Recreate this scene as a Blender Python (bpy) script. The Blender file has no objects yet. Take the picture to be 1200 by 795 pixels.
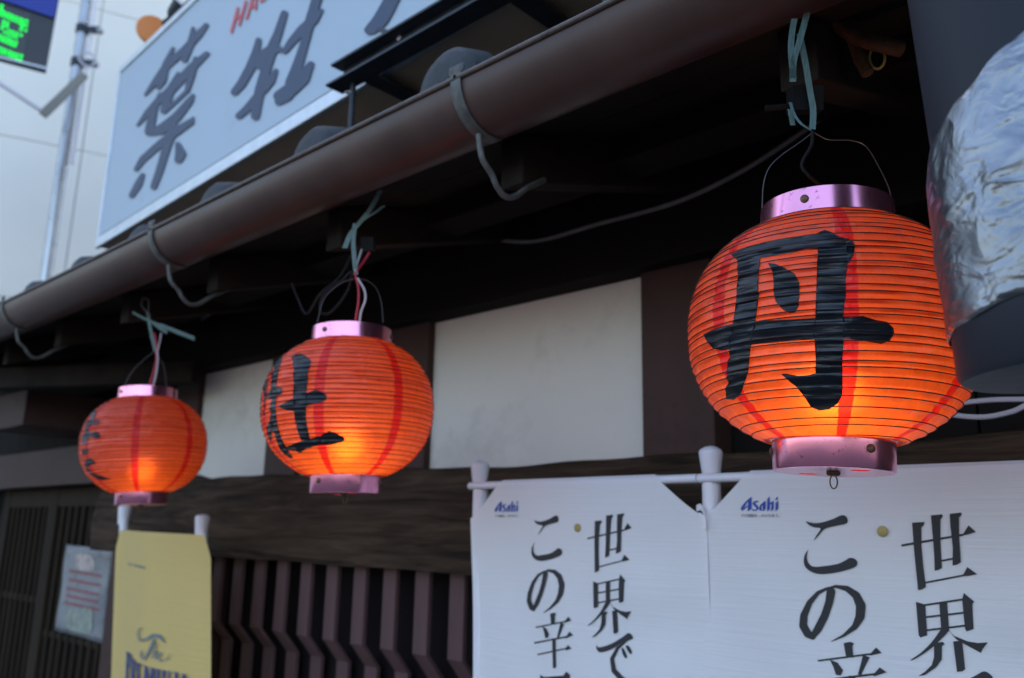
import bpy, bmesh, math, random
from mathutils import Vector, Matrix, Quaternion
from mathutils.geometry import delaunay_2d_cdt
random.seed(7)
R = math.radians

# ------------------------------------------------------------------ camera, sky, sun, exposure
S = bpy.context.scene
F_PX, CX, CY = 1000.0, 600.0, 397.5            # photograph 1200 x 795
PHI, PITCH, ROLL = R(46.9), R(12.95), R(1.16)
EYE = Vector((0, 0, 1.6))
_h = Vector((-math.cos(PHI), math.sin(PHI), 0)); _r = Vector((math.sin(PHI), math.cos(PHI), 0)); _z = Vector((0, 0, 1))
FWD = _h * math.cos(PITCH) + _z * math.sin(PITCH); _u = -_h * math.sin(PITCH) + _z * math.cos(PITCH)
RGT = _r * math.cos(ROLL) + _u * math.sin(ROLL); UPV = _u * math.cos(ROLL) - _r * math.sin(ROLL)
cam = bpy.data.objects.new('camera', bpy.data.cameras.new('camera')); S.collection.objects.link(cam); S.camera = cam
M3 = Matrix((RGT, UPV, -FWD)).transposed()
cam.matrix_world = Matrix.Translation(EYE) @ M3.to_4x4()
cam.data.sensor_width = 36; cam.data.lens = F_PX / 1200 * 36; cam.data.clip_start = .02; cam.data.clip_end = 2000
cam.data.dof.use_dof = True; cam.data.dof.focus_distance = 1.0; cam.data.dof.aperture_fstop = 4.6; cam.data.dof.aperture_blades = 0

SUN_DIR = Vector((-.50, .62, .60)).normalized()
W = bpy.data.worlds.new('World'); S.world = W; W.use_nodes = True
nt = W.node_tree; nt.nodes.clear()
o_ = nt.nodes.new('ShaderNodeOutputWorld'); b_ = nt.nodes.new('ShaderNodeBackground'); s_ = nt.nodes.new('ShaderNodeTexSky')
s_.sky_type = 'NISHITA'; s_.sun_disc = False
s_.sun_elevation = math.asin(SUN_DIR.z); s_.sun_rotation = math.atan2(SUN_DIR.x, SUN_DIR.y)
s_.air_density = 1.0; s_.dust_density = 2.5; s_.ozone_density = .6
b_.inputs['Strength'].default_value = .15
nt.links.new(s_.outputs[0], b_.inputs[0]); nt.links.new(b_.outputs[0], o_.inputs[0])
sl = bpy.data.lights.new('sun', 'SUN'); sl.energy = 2.6; sl.angle = R(.5); sl.color = (1, .95, .87)
so = bpy.data.objects.new('sun', sl); S.collection.objects.link(so); so.rotation_euler = SUN_DIR.to_track_quat('Z', 'Y').to_euler(); so.location = (0, 0, 12)
S.view_settings.view_transform = 'Standard'; S.view_settings.look = 'None'; S.view_settings.gamma = 1
S.view_settings.exposure = 2.0
S.cycles.max_bounces = 8

# ------------------------------------------------------------------ photo pixel -> direction -> point on something known
def ray(u, v): return FWD + RGT * ((u - CX) / F_PX) - UPV * ((v - CY) / F_PX)
def PY(u, v, Y): d = ray(u, v); return EYE + d * (Y / d.y)          # on a plane parallel to the shop front
def PX(u, v, X): d = ray(u, v); return EYE + d * (X / d.x)
def PZ(u, v, Z): d = ray(u, v); return EYE + d * ((Z - EYE.z) / d.z)
def PD(u, v, z): return EYE + ray(u, v) * z                          # at a depth

# ------------------------------------------------------------------ building blocks
COL = S.collection
def empty(name, loc=(0, 0, 0), label=None, cat=None, group=None, kind=None):
    o = bpy.data.objects.new(name, None); COL.objects.link(o); o.location = loc; o.empty_display_size = .1
    tag(o, label, cat, group, kind); return o
def tag(o, label=None, cat=None, group=None, kind=None):
    if label: o['label'] = label
    if cat: o['category'] = cat
    if group: o['group'] = group
    if kind: o['kind'] = kind
    return o
def root_of(p):
    while p.parent: p = p.parent
    return p
class MB:
    def __init__(s): s.v = []; s.f = []
    def add(s, v, f):
        n = len(s.v); s.v += [Vector(p) for p in v]; s.f += [tuple(i + n for i in q) for q in f]; return s
    def box(s, lo, hi):
        (a, b, c), (d, e, f) = lo, hi
        return s.add([(a,b,c),(d,b,c),(d,e,c),(a,e,c),(a,b,f),(d,b,f),(d,e,f),(a,e,f)],
                     [(0,3,2,1),(4,5,6,7),(0,1,5,4),(1,2,6,5),(2,3,7,6),(3,0,4,7)])
    def obox(s, c, ax, ay, az):   # half-axis vectors
        c, ax, ay, az = map(Vector, (c, ax, ay, az))
        p = [c+i*ax+j*ay+k*az for k in (-1,1) for i, j in ((-1,-1),(1,-1),(1,1),(-1,1))]
        return s.add(p, [(0,3,2,1),(4,5,6,7),(0,1,5,4),(1,2,6,5),(2,3,7,6),(3,0,4,7)])
    def bar(s, a, b, w, t, up=(0,0,1)):
        a, b = Vector(a), Vector(b); d = b - a; up = Vector(up); x = d.cross(up).normalized(); y = x.cross(d).normalized()
        return s.obox((a+b)/2, d/2, x*w/2, y*t/2)
    def tube(s, pts, rad, n=10, closed=False, caps=True):
        pts = [Vector(p) for p in pts]; m = len(pts); rr = rad if isinstance(rad, (list, tuple)) else [rad]*m
        prev = None; rings = []
        for i, p in enumerate(pts):
            a = pts[i-1] if (i or closed) else p; b = pts[(i+1) % m] if (i < m-1 or closed) else p
            t = (b - a).normalized()
            if prev is None:
                x = t.cross(Vector((0,0,1)) if abs(t.z) < .9 else Vector((1,0,0))).normalized()
            else:
                x = (prev - t*prev.dot(t)).normalized()
            prev = x; y = t.cross(x); rings.append([p + (x*math.cos(2*math.pi*k/n) + y*math.sin(2*math.pi*k/n))*rr[i] for k in range(n)])
        v = [q for r_ in rings for q in r_]; f = []
        for i in range(m if closed else m-1):
            j = (i+1) % m
            f += [(i*n+k, i*n+(k+1) % n, j*n+(k+1) % n, j*n+k) for k in range(n)]
        if caps and not closed: f += [tuple(range(n-1,-1,-1)), tuple((m-1)*n+k for k in range(n))]
        return s.add(v, f)
    def lathe(s, prof, c=(0,0,0), n=48, axis=None):
        c = Vector(c); v = []; f = []
        Q = axis.to_track_quat('Z','Y') if axis is not None else Quaternion()
        for r_, z in prof: v += [c + Q @ Vector((r_*math.cos(2*math.pi*k/n), r_*math.sin(2*math.pi*k/n), z)) for k in range(n)]
        for i in range(len(prof)-1): f += [(i*n+k, i*n+(k+1) % n, (i+1)*n+(k+1) % n, (i+1)*n+k) for k in range(n)]
        return s.add(v, f)
    def ball(s, c, r_, n=12, sc=(1,1,1)):
        c = Vector(c); m = n//2
        pr = [(max(1e-4, math.sin(math.pi*i/m)), -math.cos(math.pi*i/m)) for i in range(m+1)]
        b = MB().lathe(pr, n=n); return s.add([c + Vector((p.x*r_*sc[0], p.y*r_*sc[1], p.z*r_*sc[2])) for p in b.v], b.f)
    def ribbon(s, pts, w, side=(1,0,0)):
        pts = [Vector(p) for p in pts]; sd = Vector(side).normalized(); v = []; ww = w if isinstance(w, (list, tuple)) else [w]*len(pts)
        for p, q in zip(pts, ww): v += [p - sd*q/2, p + sd*q/2]
        return s.add(v, [(2*i, 2*i+1, 2*i+3, 2*i+2) for i in range(len(pts)-1)])
    def build(s, name, mat, parent=None, smooth=False, bevel=0, solid=0, local=False, angle=40):
        off = Vector((0,0,0))
        if parent is not None and not local: off = root_of(parent).location
        me = bpy.data.meshes.new(name); me.from_pydata([tuple(p - off) for p in s.v], [], s.f); me.update()
        bm = bmesh.new(); bm.from_mesh(me); bmesh.ops.recalc_face_normals(bm, faces=bm.faces); bm.to_mesh(me); bm.free()
        if smooth:
            me.polygons.foreach_set('use_smooth', [True]*len(me.polygons)); me.set_sharp_from_angle(angle=R(angle))
        me.materials.append(mat)
        o = bpy.data.objects.new(name, me); COL.objects.link(o)
        if parent is not None: o.parent = parent
        if solid: md = o.modifiers.new('s','SOLIDIFY'); md.thickness = solid; md.offset = 0
        if bevel: md = o.modifiers.new('b','BEVEL'); md.width = bevel; md.segments = 2; md.limit_method = 'ANGLE'; md.angle_limit = R(50)
        return o
def smooth_path(pts, k=6):
    pts = [Vector(p) for p in pts]; out = []
    P = [pts[0]*2-pts[1]] + pts + [pts[-1]*2-pts[-2]]
    for i in range(1, len(P)-2):
        a, b, c, d = P[i-1:i+3]
        for j in range(k):
            t = j/k; out.append(.5*((2*b)+(c-a)*t+(2*a-5*b+4*c-d)*t*t+(3*b-a-3*c+d)*t**3))
    out.append(pts[-1]); return out

# ------------------------------------------------------------------ lettering: strokes -> union triangulation -> mapped surface
def stroke(pts, w=None):
    """pts of (x, y, width) -> convex polygons (segments + round joints)"""
    out = []; pts = [(p[0], p[1], p[2] if len(p) > 2 else w) for p in pts]
    for x, y, q in pts: out.append([(x+q/2*math.cos(math.pi*k/6), y+q/2*math.sin(math.pi*k/6)) for k in range(12)])
    for (x0,y0,w0), (x1,y1,w1) in zip(pts, pts[1:]):
        d = math.hypot(x1-x0, y1-y0) or 1; nx, ny = -(y1-y0)/d/2, (x1-x0)/d/2
        out.append([(x0+nx*w0,y0+ny*w0),(x1+nx*w1,y1+ny*w1),(x1-nx*w1,y1-ny*w1),(x0-nx*w0,y0-ny*w0)])
    return out
def bar_(a, b, w):
    d = math.hypot(b[0]-a[0], b[1]-a[1]); nx, ny = -(b[1]-a[1])/d*w/2, (b[0]-a[0])/d*w/2
    return [[(a[0]+nx,a[1]+ny),(b[0]+nx,b[1]+ny),(b[0]-nx,b[1]-ny),(a[0]-nx,a[1]-ny)]]
def unzoom(polys, ox, oy, s): return [[(ox+x/s, oy+y/s) for x, y in p] for p in polys]
def round_poly(p, k=4):
    q = smooth_path([Vector((x, y, 0)) for x, y in p + [p[0]]], k)[:-1]; return [(a.x, a.y) for a in q]
def inside(q, x, y):
    c = False; n = len(q); j = n-1
    for i in range(n):
        a, b = q[i], q[j]
        if (a.y > y) != (b.y > y) and x < (b.x-a.x)*(y-a.y)/(b.y-a.y)+a.x: c = not c
        j = i
    return c
def tri_fill(polys, grid=None, holes=()):
    verts = []; faces = []; edges = []
    def orient(p):
        a = sum(p[i][0]*p[(i+1)%len(p)][1]-p[(i+1)%len(p)][0]*p[i][1] for i in range(len(p))); return p if a > 0 else p[::-1]
    for p in polys:
        p = orient(p); n = len(verts); verts += [Vector(q) for q in p]; faces.append(list(range(n, n+len(p))))
    if grid:
        xs = [v.x for v in verts]; ys = [v.y for v in verts]
        x = min(xs) + grid*.37
        while x < max(xs):
            y = min(ys) + grid*.41
            while y < max(ys): verts.append(Vector((x, y))); y += grid
            x += grid
    if grid:                                                          # keep only the interior grid points
        nb_ = sum(len(f) for f in faces); P_ = [[verts[i] for i in f] for f in faces]; bb = [(min(p.x for p in q), max(p.x for p in q), min(p.y for p in q), max(p.y for p in q)) for q in P_]
        verts = verts[:nb_] + [p for p in verts[nb_:] if any(b[0] <= p.x <= b[1] and b[2] <= p.y <= b[3] and inside(q, p.x, p.y) for q, b in zip(P_, bb))]
    else:
        P_ = [[verts[i] for i in f] for f in faces]; bb = [(min(p.x for p in q), max(p.x for p in q), min(p.y for p in q), max(p.y for p in q)) for q in P_]
    es = [(f[i], f[(i+1) % len(f)]) for f in faces for i in range(len(f))]
    r_ = delaunay_2d_cdt(verts, es, [], 0, 1e-7, False); out = []
    for f in r_[2]:
        cx = sum(r_[0][i].x for i in f)/3; cy = sum(r_[0][i].y for i in f)/3
        if any(b[0] <= cx <= b[1] and b[2] <= cy <= b[3] and inside(q, cx, cy) for q, b in zip(P_, bb)): out.append(tuple(f))
    return r_[0], out
def print_on(name, polys, fn, mat, parent, grid=None, local=False):
    v, f = tri_fill(polys, grid); m = MB(); m.add([fn(p.x, p.y) for p in v], f)
    return m.build(name, mat, parent, local=local)

# ------------------------------------------------------------------ materials
MATS = {}
def mat(name, color, rough=.6, metal=0, var=0, vscale=8, bump=0, bscale=40, stretch=(1,1,1), dirt=None, dscale=12, damt=.5, spec=.5, coat=0, dthr=.58):
    if name in MATS: return MATS[name]
    m = bpy.data.materials.new(name); m.use_nodes = True; t = m.node_tree; P = t.nodes['Principled BSDF']; L = t.links.new
    P.inputs['Base Color'].default_value = (*color, 1); P.inputs['Roughness'].default_value = rough; P.inputs['Metallic'].default_value = metal
    P.inputs['Specular IOR Level'].default_value = spec; P.inputs['Coat Weight'].default_value = coat
    tc = t.nodes.new('ShaderNodeTexCoord'); mp = t.nodes.new('ShaderNodeMapping'); mp.inputs['Scale'].default_value = stretch; L(tc.outputs['Object'], mp.inputs[0])
    cur = None
    if var:
        n = t.nodes.new('ShaderNodeTexNoise'); n.inputs['Scale'].default_value = vscale; n.inputs['Detail'].default_value = 6; L(mp.outputs[0], n.inputs[0])
        r_ = t.nodes.new('ShaderNodeValToRGB'); r_.color_ramp.elements[0].position = .3; r_.color_ramp.elements[1].position = .7
        r_.color_ramp.elements[0].color = (*[c*(1-var) for c in color], 1); r_.color_ramp.elements[1].color = (*[min(1, c*(1+var)) for c in color], 1)
        L(n.outputs[0], r_.inputs[0]); cur = r_.outputs[0]
        rm = t.nodes.new('ShaderNodeMapRange'); rm.inputs[3].default_value = max(.05, rough-.12); rm.inputs[4].default_value = min(1, rough+.12); L(n.outputs[0], rm.inputs[0]); L(rm.outputs[0], P.inputs['Roughness'])
    if dirt:
        n2 = t.nodes.new('ShaderNodeTexNoise'); n2.inputs['Scale'].default_value = dscale; n2.inputs['Detail'].default_value = 8; n2.inputs['Roughness'].default_value = .7; L(tc.outputs['Object'], n2.inputs[0])
        mr = t.nodes.new('ShaderNodeMapRange'); mr.inputs[1].default_value = dthr; mr.inputs[2].default_value = dthr+.1; mr.inputs[4].default_value = damt; L(n2.outputs[0], mr.inputs[0])
        mx = t.nodes.new('ShaderNodeMix'); mx.data_type = 'RGBA'; mx.inputs[6].default_value = (*color, 1); mx.inputs[7].default_value = (*dirt, 1); L(mr.outputs[0], mx.inputs[0])
        if cur: L(cur, mx.inputs[6])
        cur = mx.outputs[2]
    if cur: L(cur, P.inputs['Base Color'])
    if bump:
        n3 = t.nodes.new('ShaderNodeTexNoise'); n3.inputs['Scale'].default_value = bscale; n3.inputs['Detail'].default_value = 6; L(mp.outputs[0], n3.inputs[0])
        bp = t.nodes.new('ShaderNodeBump'); bp.inputs['Strength'].default_value = bump; bp.inputs['Distance'].default_value = .01; L(n3.outputs[0], bp.inputs['Height']); L(bp.outputs[0], P.inputs['Normal'])
    MATS[name] = m; return m
def emit(name, color, st):
    m = bpy.data.materials.new(name); m.use_nodes = True; t = m.node_tree; P = t.nodes['Principled BSDF']
    P.inputs['Base Color'].default_value = (*color, 1); P.inputs['Emission Color'].default_value = (*color, 1); P.inputs['Emission Strength'].default_value = st; return m

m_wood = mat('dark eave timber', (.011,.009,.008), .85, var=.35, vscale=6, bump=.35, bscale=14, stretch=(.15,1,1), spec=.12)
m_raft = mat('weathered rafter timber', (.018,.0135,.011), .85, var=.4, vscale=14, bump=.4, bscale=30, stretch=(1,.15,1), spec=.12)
m_beam = mat('rough brown beam timber', (.042,.026,.017), .8, var=.6, vscale=16, bump=1.0, bscale=22, stretch=(.10,1,1.6), dirt=(.013,.010,.009), dscale=7, damt=.65, dthr=.5, spec=.12)
m_col = mat('painted purple brown timber', (.060,.033,.029), .55, var=.15, vscale=5, bump=.12, bscale=30, stretch=(1,1,.15), dirt=(.035,.020,.018), dscale=9, damt=.5, spec=.12)
m_slat = mat('purple brown slat paint', (.115,.064,.064), .65, var=.2, vscale=9, bump=.15, bscale=30, stretch=(1,1,.15), spec=.12)
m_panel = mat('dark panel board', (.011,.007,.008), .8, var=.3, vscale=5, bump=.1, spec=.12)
m_lat = mat('old lattice timber', (.028,.019,.012), .8, var=.35, vscale=9, bump=.3, bscale=30, stretch=(1,1,.15), spec=.12)
def grain(m, dark, light):
    t = m.node_tree; L = t.links.new; N = t.nodes.new; P = t.nodes['Principled BSDF']; tc = N('ShaderNodeTexCoord'); mp = N('ShaderNodeMapping'); mp.inputs['Scale'].default_value = (.35,1,5); L(tc.outputs['Object'], mp.inputs[0])
    w = N('ShaderNodeTexNoise'); w.inputs['Scale'].default_value = 5.5; w.inputs['Detail'].default_value = 9; w.inputs['Roughness'].default_value = .68; w.inputs['Distortion'].default_value = 1.6; L(mp.outputs[0], w.inputs[0])
    r = N('ShaderNodeValToRGB'); r.color_ramp.elements[0].position = .36; r.color_ramp.elements[1].position = .64; r.color_ramp.elements[0].color = (*dark,1); r.color_ramp.elements[1].color = (*light,1); L(w.outputs[0], r.inputs[0]); L(r.outputs[0], P.inputs['Base Color'])
    b = N('ShaderNodeBump'); b.inputs['Strength'].default_value = .9; b.inputs['Distance'].default_value = .012; L(w.outputs[0], b.inputs['Height']); L(b.outputs[0], P.inputs['Normal'])
grain(m_beam, (.016,.010,.007), (.085,.052,.033))
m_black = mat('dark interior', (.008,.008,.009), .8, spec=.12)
m_gut = mat('brown painted gutter', (.076,.044,.037), .42, var=.2, vscale=3, bump=.06, bscale=8, stretch=(2.2,.8,.8), dirt=(.022,.016,.014), dscale=42, damt=.85, dthr=.635, spec=.3)
m_gutrim = mat('worn gutter rim', (.07,.045,.037), .5, var=.4, vscale=30, bump=.2, bscale=60, dirt=(.02,.015,.013), dscale=30, damt=.8, dthr=.55)
m_galv = mat('weathered galvanised steel', (.10,.10,.095), .55, .3, var=.35, vscale=40, bump=.2, bscale=90, dirt=(.05,.038,.03), dscale=30, damt=.7)
m_tile = mat('grey roof tile', (.028,.031,.035), .6, var=.35, vscale=22, bump=.25, bscale=60, dirt=(.06,.06,.055), dscale=25, damt=.4, spec=.3)
m_mort = mat('brown render', (.30,.19,.12), .85, var=.2, vscale=3, bump=.2)
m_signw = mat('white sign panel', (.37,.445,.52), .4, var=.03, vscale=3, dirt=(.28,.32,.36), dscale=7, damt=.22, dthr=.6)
m_alu = mat('sign frame aluminium', (.62,.65,.68), .35, .3, var=.1, vscale=20)
m_navy = mat('navy sign lettering', (.018,.036,.085), .5)
m_red = mat('red sign lettering', (.62,.06,.07), .45)
m_steel = mat('black painted steel', (.03,.034,.042), .45, var=.3, vscale=20, dirt=(.06,.04,.03), dscale=25, damt=.5, spec=.3)
m_pole = mat('white plastic pole', (.76,.72,.77), .38, var=.04, vscale=10, dirt=(.35,.34,.33), dscale=30, damt=.3, dthr=.62)
m_ink = mat('charcoal flag print', (.022,.02,.022), .7)
m_blue = mat('blue flag print', (.01,.05,.32), .6)
m_gromm = mat('yellowed eyelet', (.30,.23,.08), .45, .4, var=.2, vscale=60)
m_navyp = mat('navy banner print', (.02,.04,.16), .6)
m_greyp = mat('grey banner print', (.13,.17,.19), .6)
m_ring = mat('pink anodised ring', (.92,.34,.50), .2, .95, var=.10, vscale=14, dirt=(.05,.03,.04), dscale=85, damt=.95, dthr=.59)
m_rivet = mat('tarnished rivet', (.13,.085,.05), .5, .7, var=.3, vscale=200)
m_ink2 = mat('black lantern paint', (.008,.010,.015), .3, bump=.2, bscale=60, stretch=(.5,.5,3), spec=.45)
m_rib = mat('lantern rib wire', (.055,.018,.01), .7)
m_ribbon = mat('pale teal plastic ribbon', (.11,.19,.19), .45, var=.35, vscale=40, stretch=(8,8,.3))
m_cord = mat('black cord', (.008,.008,.009), .5, spec=.12)
m_gcord = mat('grey cable', (.17,.165,.165), .55, var=.2, vscale=30)
m_redcord = mat('red flex', (.45,.02,.05), .4)
m_whcord = mat('white flex', (.55,.52,.58), .4)
m_wire = mat('thin bail wire', (.10,.10,.11), .4, .8)
m_rust = mat('rusted iron', (.055,.027,.015), .85, .2, var=.5, vscale=40, bump=.4, bscale=80)
m_duct = mat('black blue duct plastic', (.013,.015,.023), .6, spec=.3, var=.2, vscale=6, dirt=(.09,.095,.10), dscale=14, damt=.35, dthr=.6)
m_ductend = mat('grey duct end', (.10,.10,.105), .7, var=.3, vscale=20, bump=.2)
m_pale = mat('pale wall panel', (.84,.80,.72), .6, var=.03, vscale=.8, dirt=(.74,.70,.62), dscale=1.3, damt=.35)
m_asph = mat('asphalt', (.085,.080,.074), .9, var=.2, vscale=2, bump=.4, bscale=60)
m_led_case = mat('dark display casing', (.03,.032,.036), .35)
m_led_blue = mat('blue display header', (.01,.03,.33), .3)
m_chrome = mat('galvanised pole', (.42,.42,.43), .3, .7, var=.1, vscale=6)
m_orange = mat('orange enamel', (.72,.22,.03), .4)
m_led = emit('green led', (.0,.85,.07), .42)
m_paperred = mat('faded red print', (.26,.09,.095), .7)
m_paperpic = mat('faded picture print', (.45,.36,.33), .7, var=.5, vscale=30)
m_papergrn = mat('pale green print', (.27,.29,.24), .7, var=.3, vscale=30)
m_notice = mat('laminated paper', (.19,.19,.2), .3, var=.25, vscale=10)

def plaster_mat():
    m = mat('white plaster', (.68,.63,.575), .85, var=.05, vscale=2.5, bump=.06, bscale=35, dirt=(.44,.40,.36), dscale=3.2, damt=.35, dthr=.54)
    t = m.node_tree; return m
m_plas = plaster_mat()
def flag_mat(name, col, col2=None):
    m = bpy.data.materials.new(name); m.use_nodes = True; t = m.node_tree; L = t.links.new; t.nodes.clear()
    out = t.nodes.new('ShaderNodeOutputMaterial'); P = t.nodes.new('ShaderNodeBsdfPrincipled'); T = t.nodes.new('ShaderNodeBsdfTranslucent'); mx = t.nodes.new('ShaderNodeMixShader')
    P.inputs['Base Color'].default_value = (*col, 1); P.inputs['Roughness'].default_value = .55; P.inputs['Sheen Weight'].default_value = .1; T.inputs[0].default_value = (*col, 1)
    tc = t.nodes.new('ShaderNodeTexCoord'); mp = t.nodes.new('ShaderNodeMapping'); mp.inputs['Scale'].default_value = (1.6,1,70); L(tc.outputs['Object'], mp.inputs[0])
    n = t.nodes.new('ShaderNodeTexNoise'); n.inputs['Scale'].default_value = 2.2; n.inputs['Detail'].default_value = 5; n.inputs['Roughness'].default_value = .65; L(mp.outputs[0], n.inputs[0])
    bp = t.nodes.new('ShaderNodeBump'); bp.inputs['Strength'].default_value = .38; bp.inputs['Distance'].default_value = .004; L(n.outputs[0], bp.inputs['Height']); L(bp.outputs[0], P.inputs['Normal'])
    mx.inputs[0].default_value = .22; L(P.outputs[0], mx.inputs[1]); L(T.outputs[0], mx.inputs[2]); L(mx.outputs[0], out.inputs[0]); return m
m_flag = flag_mat('white banner cloth', (.86,.83,.84))
m_yel = flag_mat('yellow banner cloth', (.76,.53,.17))
def tape_mat():
    m = mat('crinkled silver tape', (.225,.24,.265), .3, .9, var=.2, vscale=10); t = m.node_tree; L = t.links.new; N = t.nodes.new; P = t.nodes['Principled BSDF']
    tc = N('ShaderNodeTexCoord'); prev = None
    for sc, d, zs in ((7, .016, .45), (17, .009, 1.6), (46, .002, 1)):       # sharp folds: ridges where two noise fields cross
        mp = N('ShaderNodeMapping'); mp.inputs['Scale'].default_value = (1,1,zs); mp.inputs['Rotation'].default_value = (.3*sc,.2,.1); L(tc.outputs['Object'], mp.inputs[0])
        n = N('ShaderNodeTexNoise'); n.inputs['Scale'].default_value = sc; n.inputs['Detail'].default_value = 2.5; n.inputs['Distortion'].default_value = .8; L(mp.outputs[0], n.inputs[0])
        s1 = N('ShaderNodeMath'); s1.operation = 'SUBTRACT'; s1.inputs[1].default_value = .5; L(n.outputs[0], s1.inputs[0])
        a1 = N('ShaderNodeMath'); a1.operation = 'ABSOLUTE'; L(s1.outputs[0], a1.inputs[0])
        b = N('ShaderNodeBump'); b.inputs['Strength'].default_value = .8; b.inputs['Distance'].default_value = d; b.invert = True; L(a1.outputs[0], b.inputs['Height'])
        if prev: L(prev, b.inputs['Normal'])
        prev = b.outputs[0]
    L(prev, P.inputs['Normal']); return m
m_tape = tape_mat()
def paper_mat():
    m = bpy.data.materials.new('orange red lantern paper'); m.use_nodes = True; t = m.node_tree; L = t.links.new; t.nodes.clear(); N = t.nodes.new
    out = N('ShaderNodeOutputMaterial'); tc = N('ShaderNodeTexCoord'); sx = N('ShaderNodeSeparateXYZ'); L(tc.outputs['Object'], sx.inputs[0])
    at = N('ShaderNodeMath'); at.operation = 'ARCTAN2'; L(sx.outputs[1], at.inputs[0]); L(sx.outputs[0], at.inputs[1])
    # seven overlapping seams round the shade
    nz = N('ShaderNodeTexNoise'); nz.inputs['Scale'].default_value = 90; L(tc.outputs['Object'], nz.inputs[0])
    j = N('ShaderNodeMath'); j.operation = 'MULTIPLY_ADD'; L(nz.outputs[0], j.inputs[0]); j.inputs[1].default_value = .02; L(at.outputs[0], j.inputs[2])
    ml = N('ShaderNodeMath'); ml.operation = 'MULTIPLY'; ml.inputs[1].default_value = 7; L(j.outputs[0], ml.inputs[0])
    cs = N('ShaderNodeMath'); cs.operation = 'COSINE'; L(ml.outputs[0], cs.inputs[0])
    st = N('ShaderNodeMapRange'); st.inputs[1].default_value = .905; st.inputs[2].default_value = .93; L(cs.outputs[0], st.inputs[0])
    n = N('ShaderNodeTexNoise'); n.inputs['Scale'].default_value = 26; n.inputs['Detail'].default_value = 5; L(tc.outputs['Object'], n.inputs[0])
    r1 = N('ShaderNodeValToRGB'); r1.color_ramp.elements[0].color = (.50,.060,.038,1); r1.color_ramp.elements[1].color = (.60,.090,.055,1); L(n.outputs[0], r1.inputs[0])
    mc = N('ShaderNodeMix'); mc.data_type = 'RGBA'; mc.inputs[7].default_value = (.44,.018,.018,1); L(st.outputs[0], mc.inputs[0]); L(r1.outputs[0], mc.inputs[6])
    tr = N('ShaderNodeMix'); tr.data_type = 'RGBA'; tr.inputs[6].default_value = (.92,.175,.018,1); tr.inputs[7].default_value = (.78,.022,.010,1); L(st.outputs[0], tr.inputs[0])
    mp = N('ShaderNodeMapping'); mp.inputs['Scale'].default_value = (1,1,.35); L(tc.outputs['Object'], mp.inputs[0])
    nb = N('ShaderNodeTexNoise'); nb.inputs['Scale'].default_value = 45; nb.inputs['Detail'].default_value = 4; L(mp.outputs[0], nb.inputs[0])
    bp = N('ShaderNodeBump'); bp.inputs['Strength'].default_value = .9; bp.inputs['Distance'].default_value = .006; L(nb.outputs[0], bp.inputs['Height'])
    P = N('ShaderNodeBsdfPrincipled'); P.inputs['Roughness'].default_value = .36; P.inputs['Specular IOR Level'].default_value = .8; L(mc.outputs[2], P.inputs['Base Color']); L(bp.outputs[0], P.inputs['Normal'])
    T = N('ShaderNodeBsdfTranslucent'); L(tr.outputs[2], T.inputs[0]); L(bp.outputs[0], T.inputs['Normal'])
    G = N('ShaderNodeBsdfRefraction'); G.inputs['Roughness'].default_value = .85; G.inputs['IOR'].default_value = 1.3; L(tr.outputs[2], G.inputs[0]); L(bp.outputs[0], G.inputs['Normal'])
    m1 = N('ShaderNodeMixShader'); m1.inputs[0].default_value = .22; L(T.outputs[0], m1.inputs[1]); L(G.outputs[0], m1.inputs[2])
    m2 = N('ShaderNodeMixShader'); m2.inputs[0].default_value = .5; L(P.outputs[0], m2.inputs[1]); L(m1.outputs[0], m2.inputs[2]); L(m2.outputs[0], out.inputs[0]); return m
m_paper = paper_mat()

# ------------------------------------------------------------------ ground
g = MB().add([(-400,-400,0),(400,-400,0),(400,400,0),(-400,400,0)], [(0,1,2,3)]).build('street', m_asph); tag(g, 'grey asphalt street in front of the shop', kind='structure')

# ------------------------------------------------------------------ the shop building
shop = empty('shop_building', (-2, 1.9, 0), 'old timber fronted shop with white plaster panels and deep dark eaves', 'building')
XL, XR = -5.75, 2.6
MB().box((XL, 2.2, 2.5), (XR, 6.5, 3.25)).build('upper_wall', m_mort, shop)
MB().box((-4.5, 2.2, 3.25), (XR, 6.5, 7.2)).build('upper_wall', m_mort, shop)
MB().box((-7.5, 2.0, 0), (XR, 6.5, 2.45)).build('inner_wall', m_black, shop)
for xa, xb in ((-1.125,-.938), (-2.09,-1.886), (-2.75,-2.55), (-3.49,-3.292), (-.02,.18), (1.2,1.4)):
    MB().box((xa,1.65,1.76),(xb,1.9,2.6)).build('column', m_col, shop, bevel=.004)
for xa, xb in ((-1.886,-1.125), (-2.55,-2.09), (-3.292,-2.75)):
    MB().box((xa+.0005,1.675,1.74),(xb-.0005,1.86,2.3)).build('plaster_panel', m_plas, shop)
# dark boards between the right hand columns
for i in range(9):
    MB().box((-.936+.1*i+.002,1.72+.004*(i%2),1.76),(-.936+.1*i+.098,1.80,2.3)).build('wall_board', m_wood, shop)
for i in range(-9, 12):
    MB().box((-5.7+.18*i+.002,1.76,1.8),(-5.7+.18*i+.178,1.84,2.4)).build('wall_board', m_wood, shop)
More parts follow.
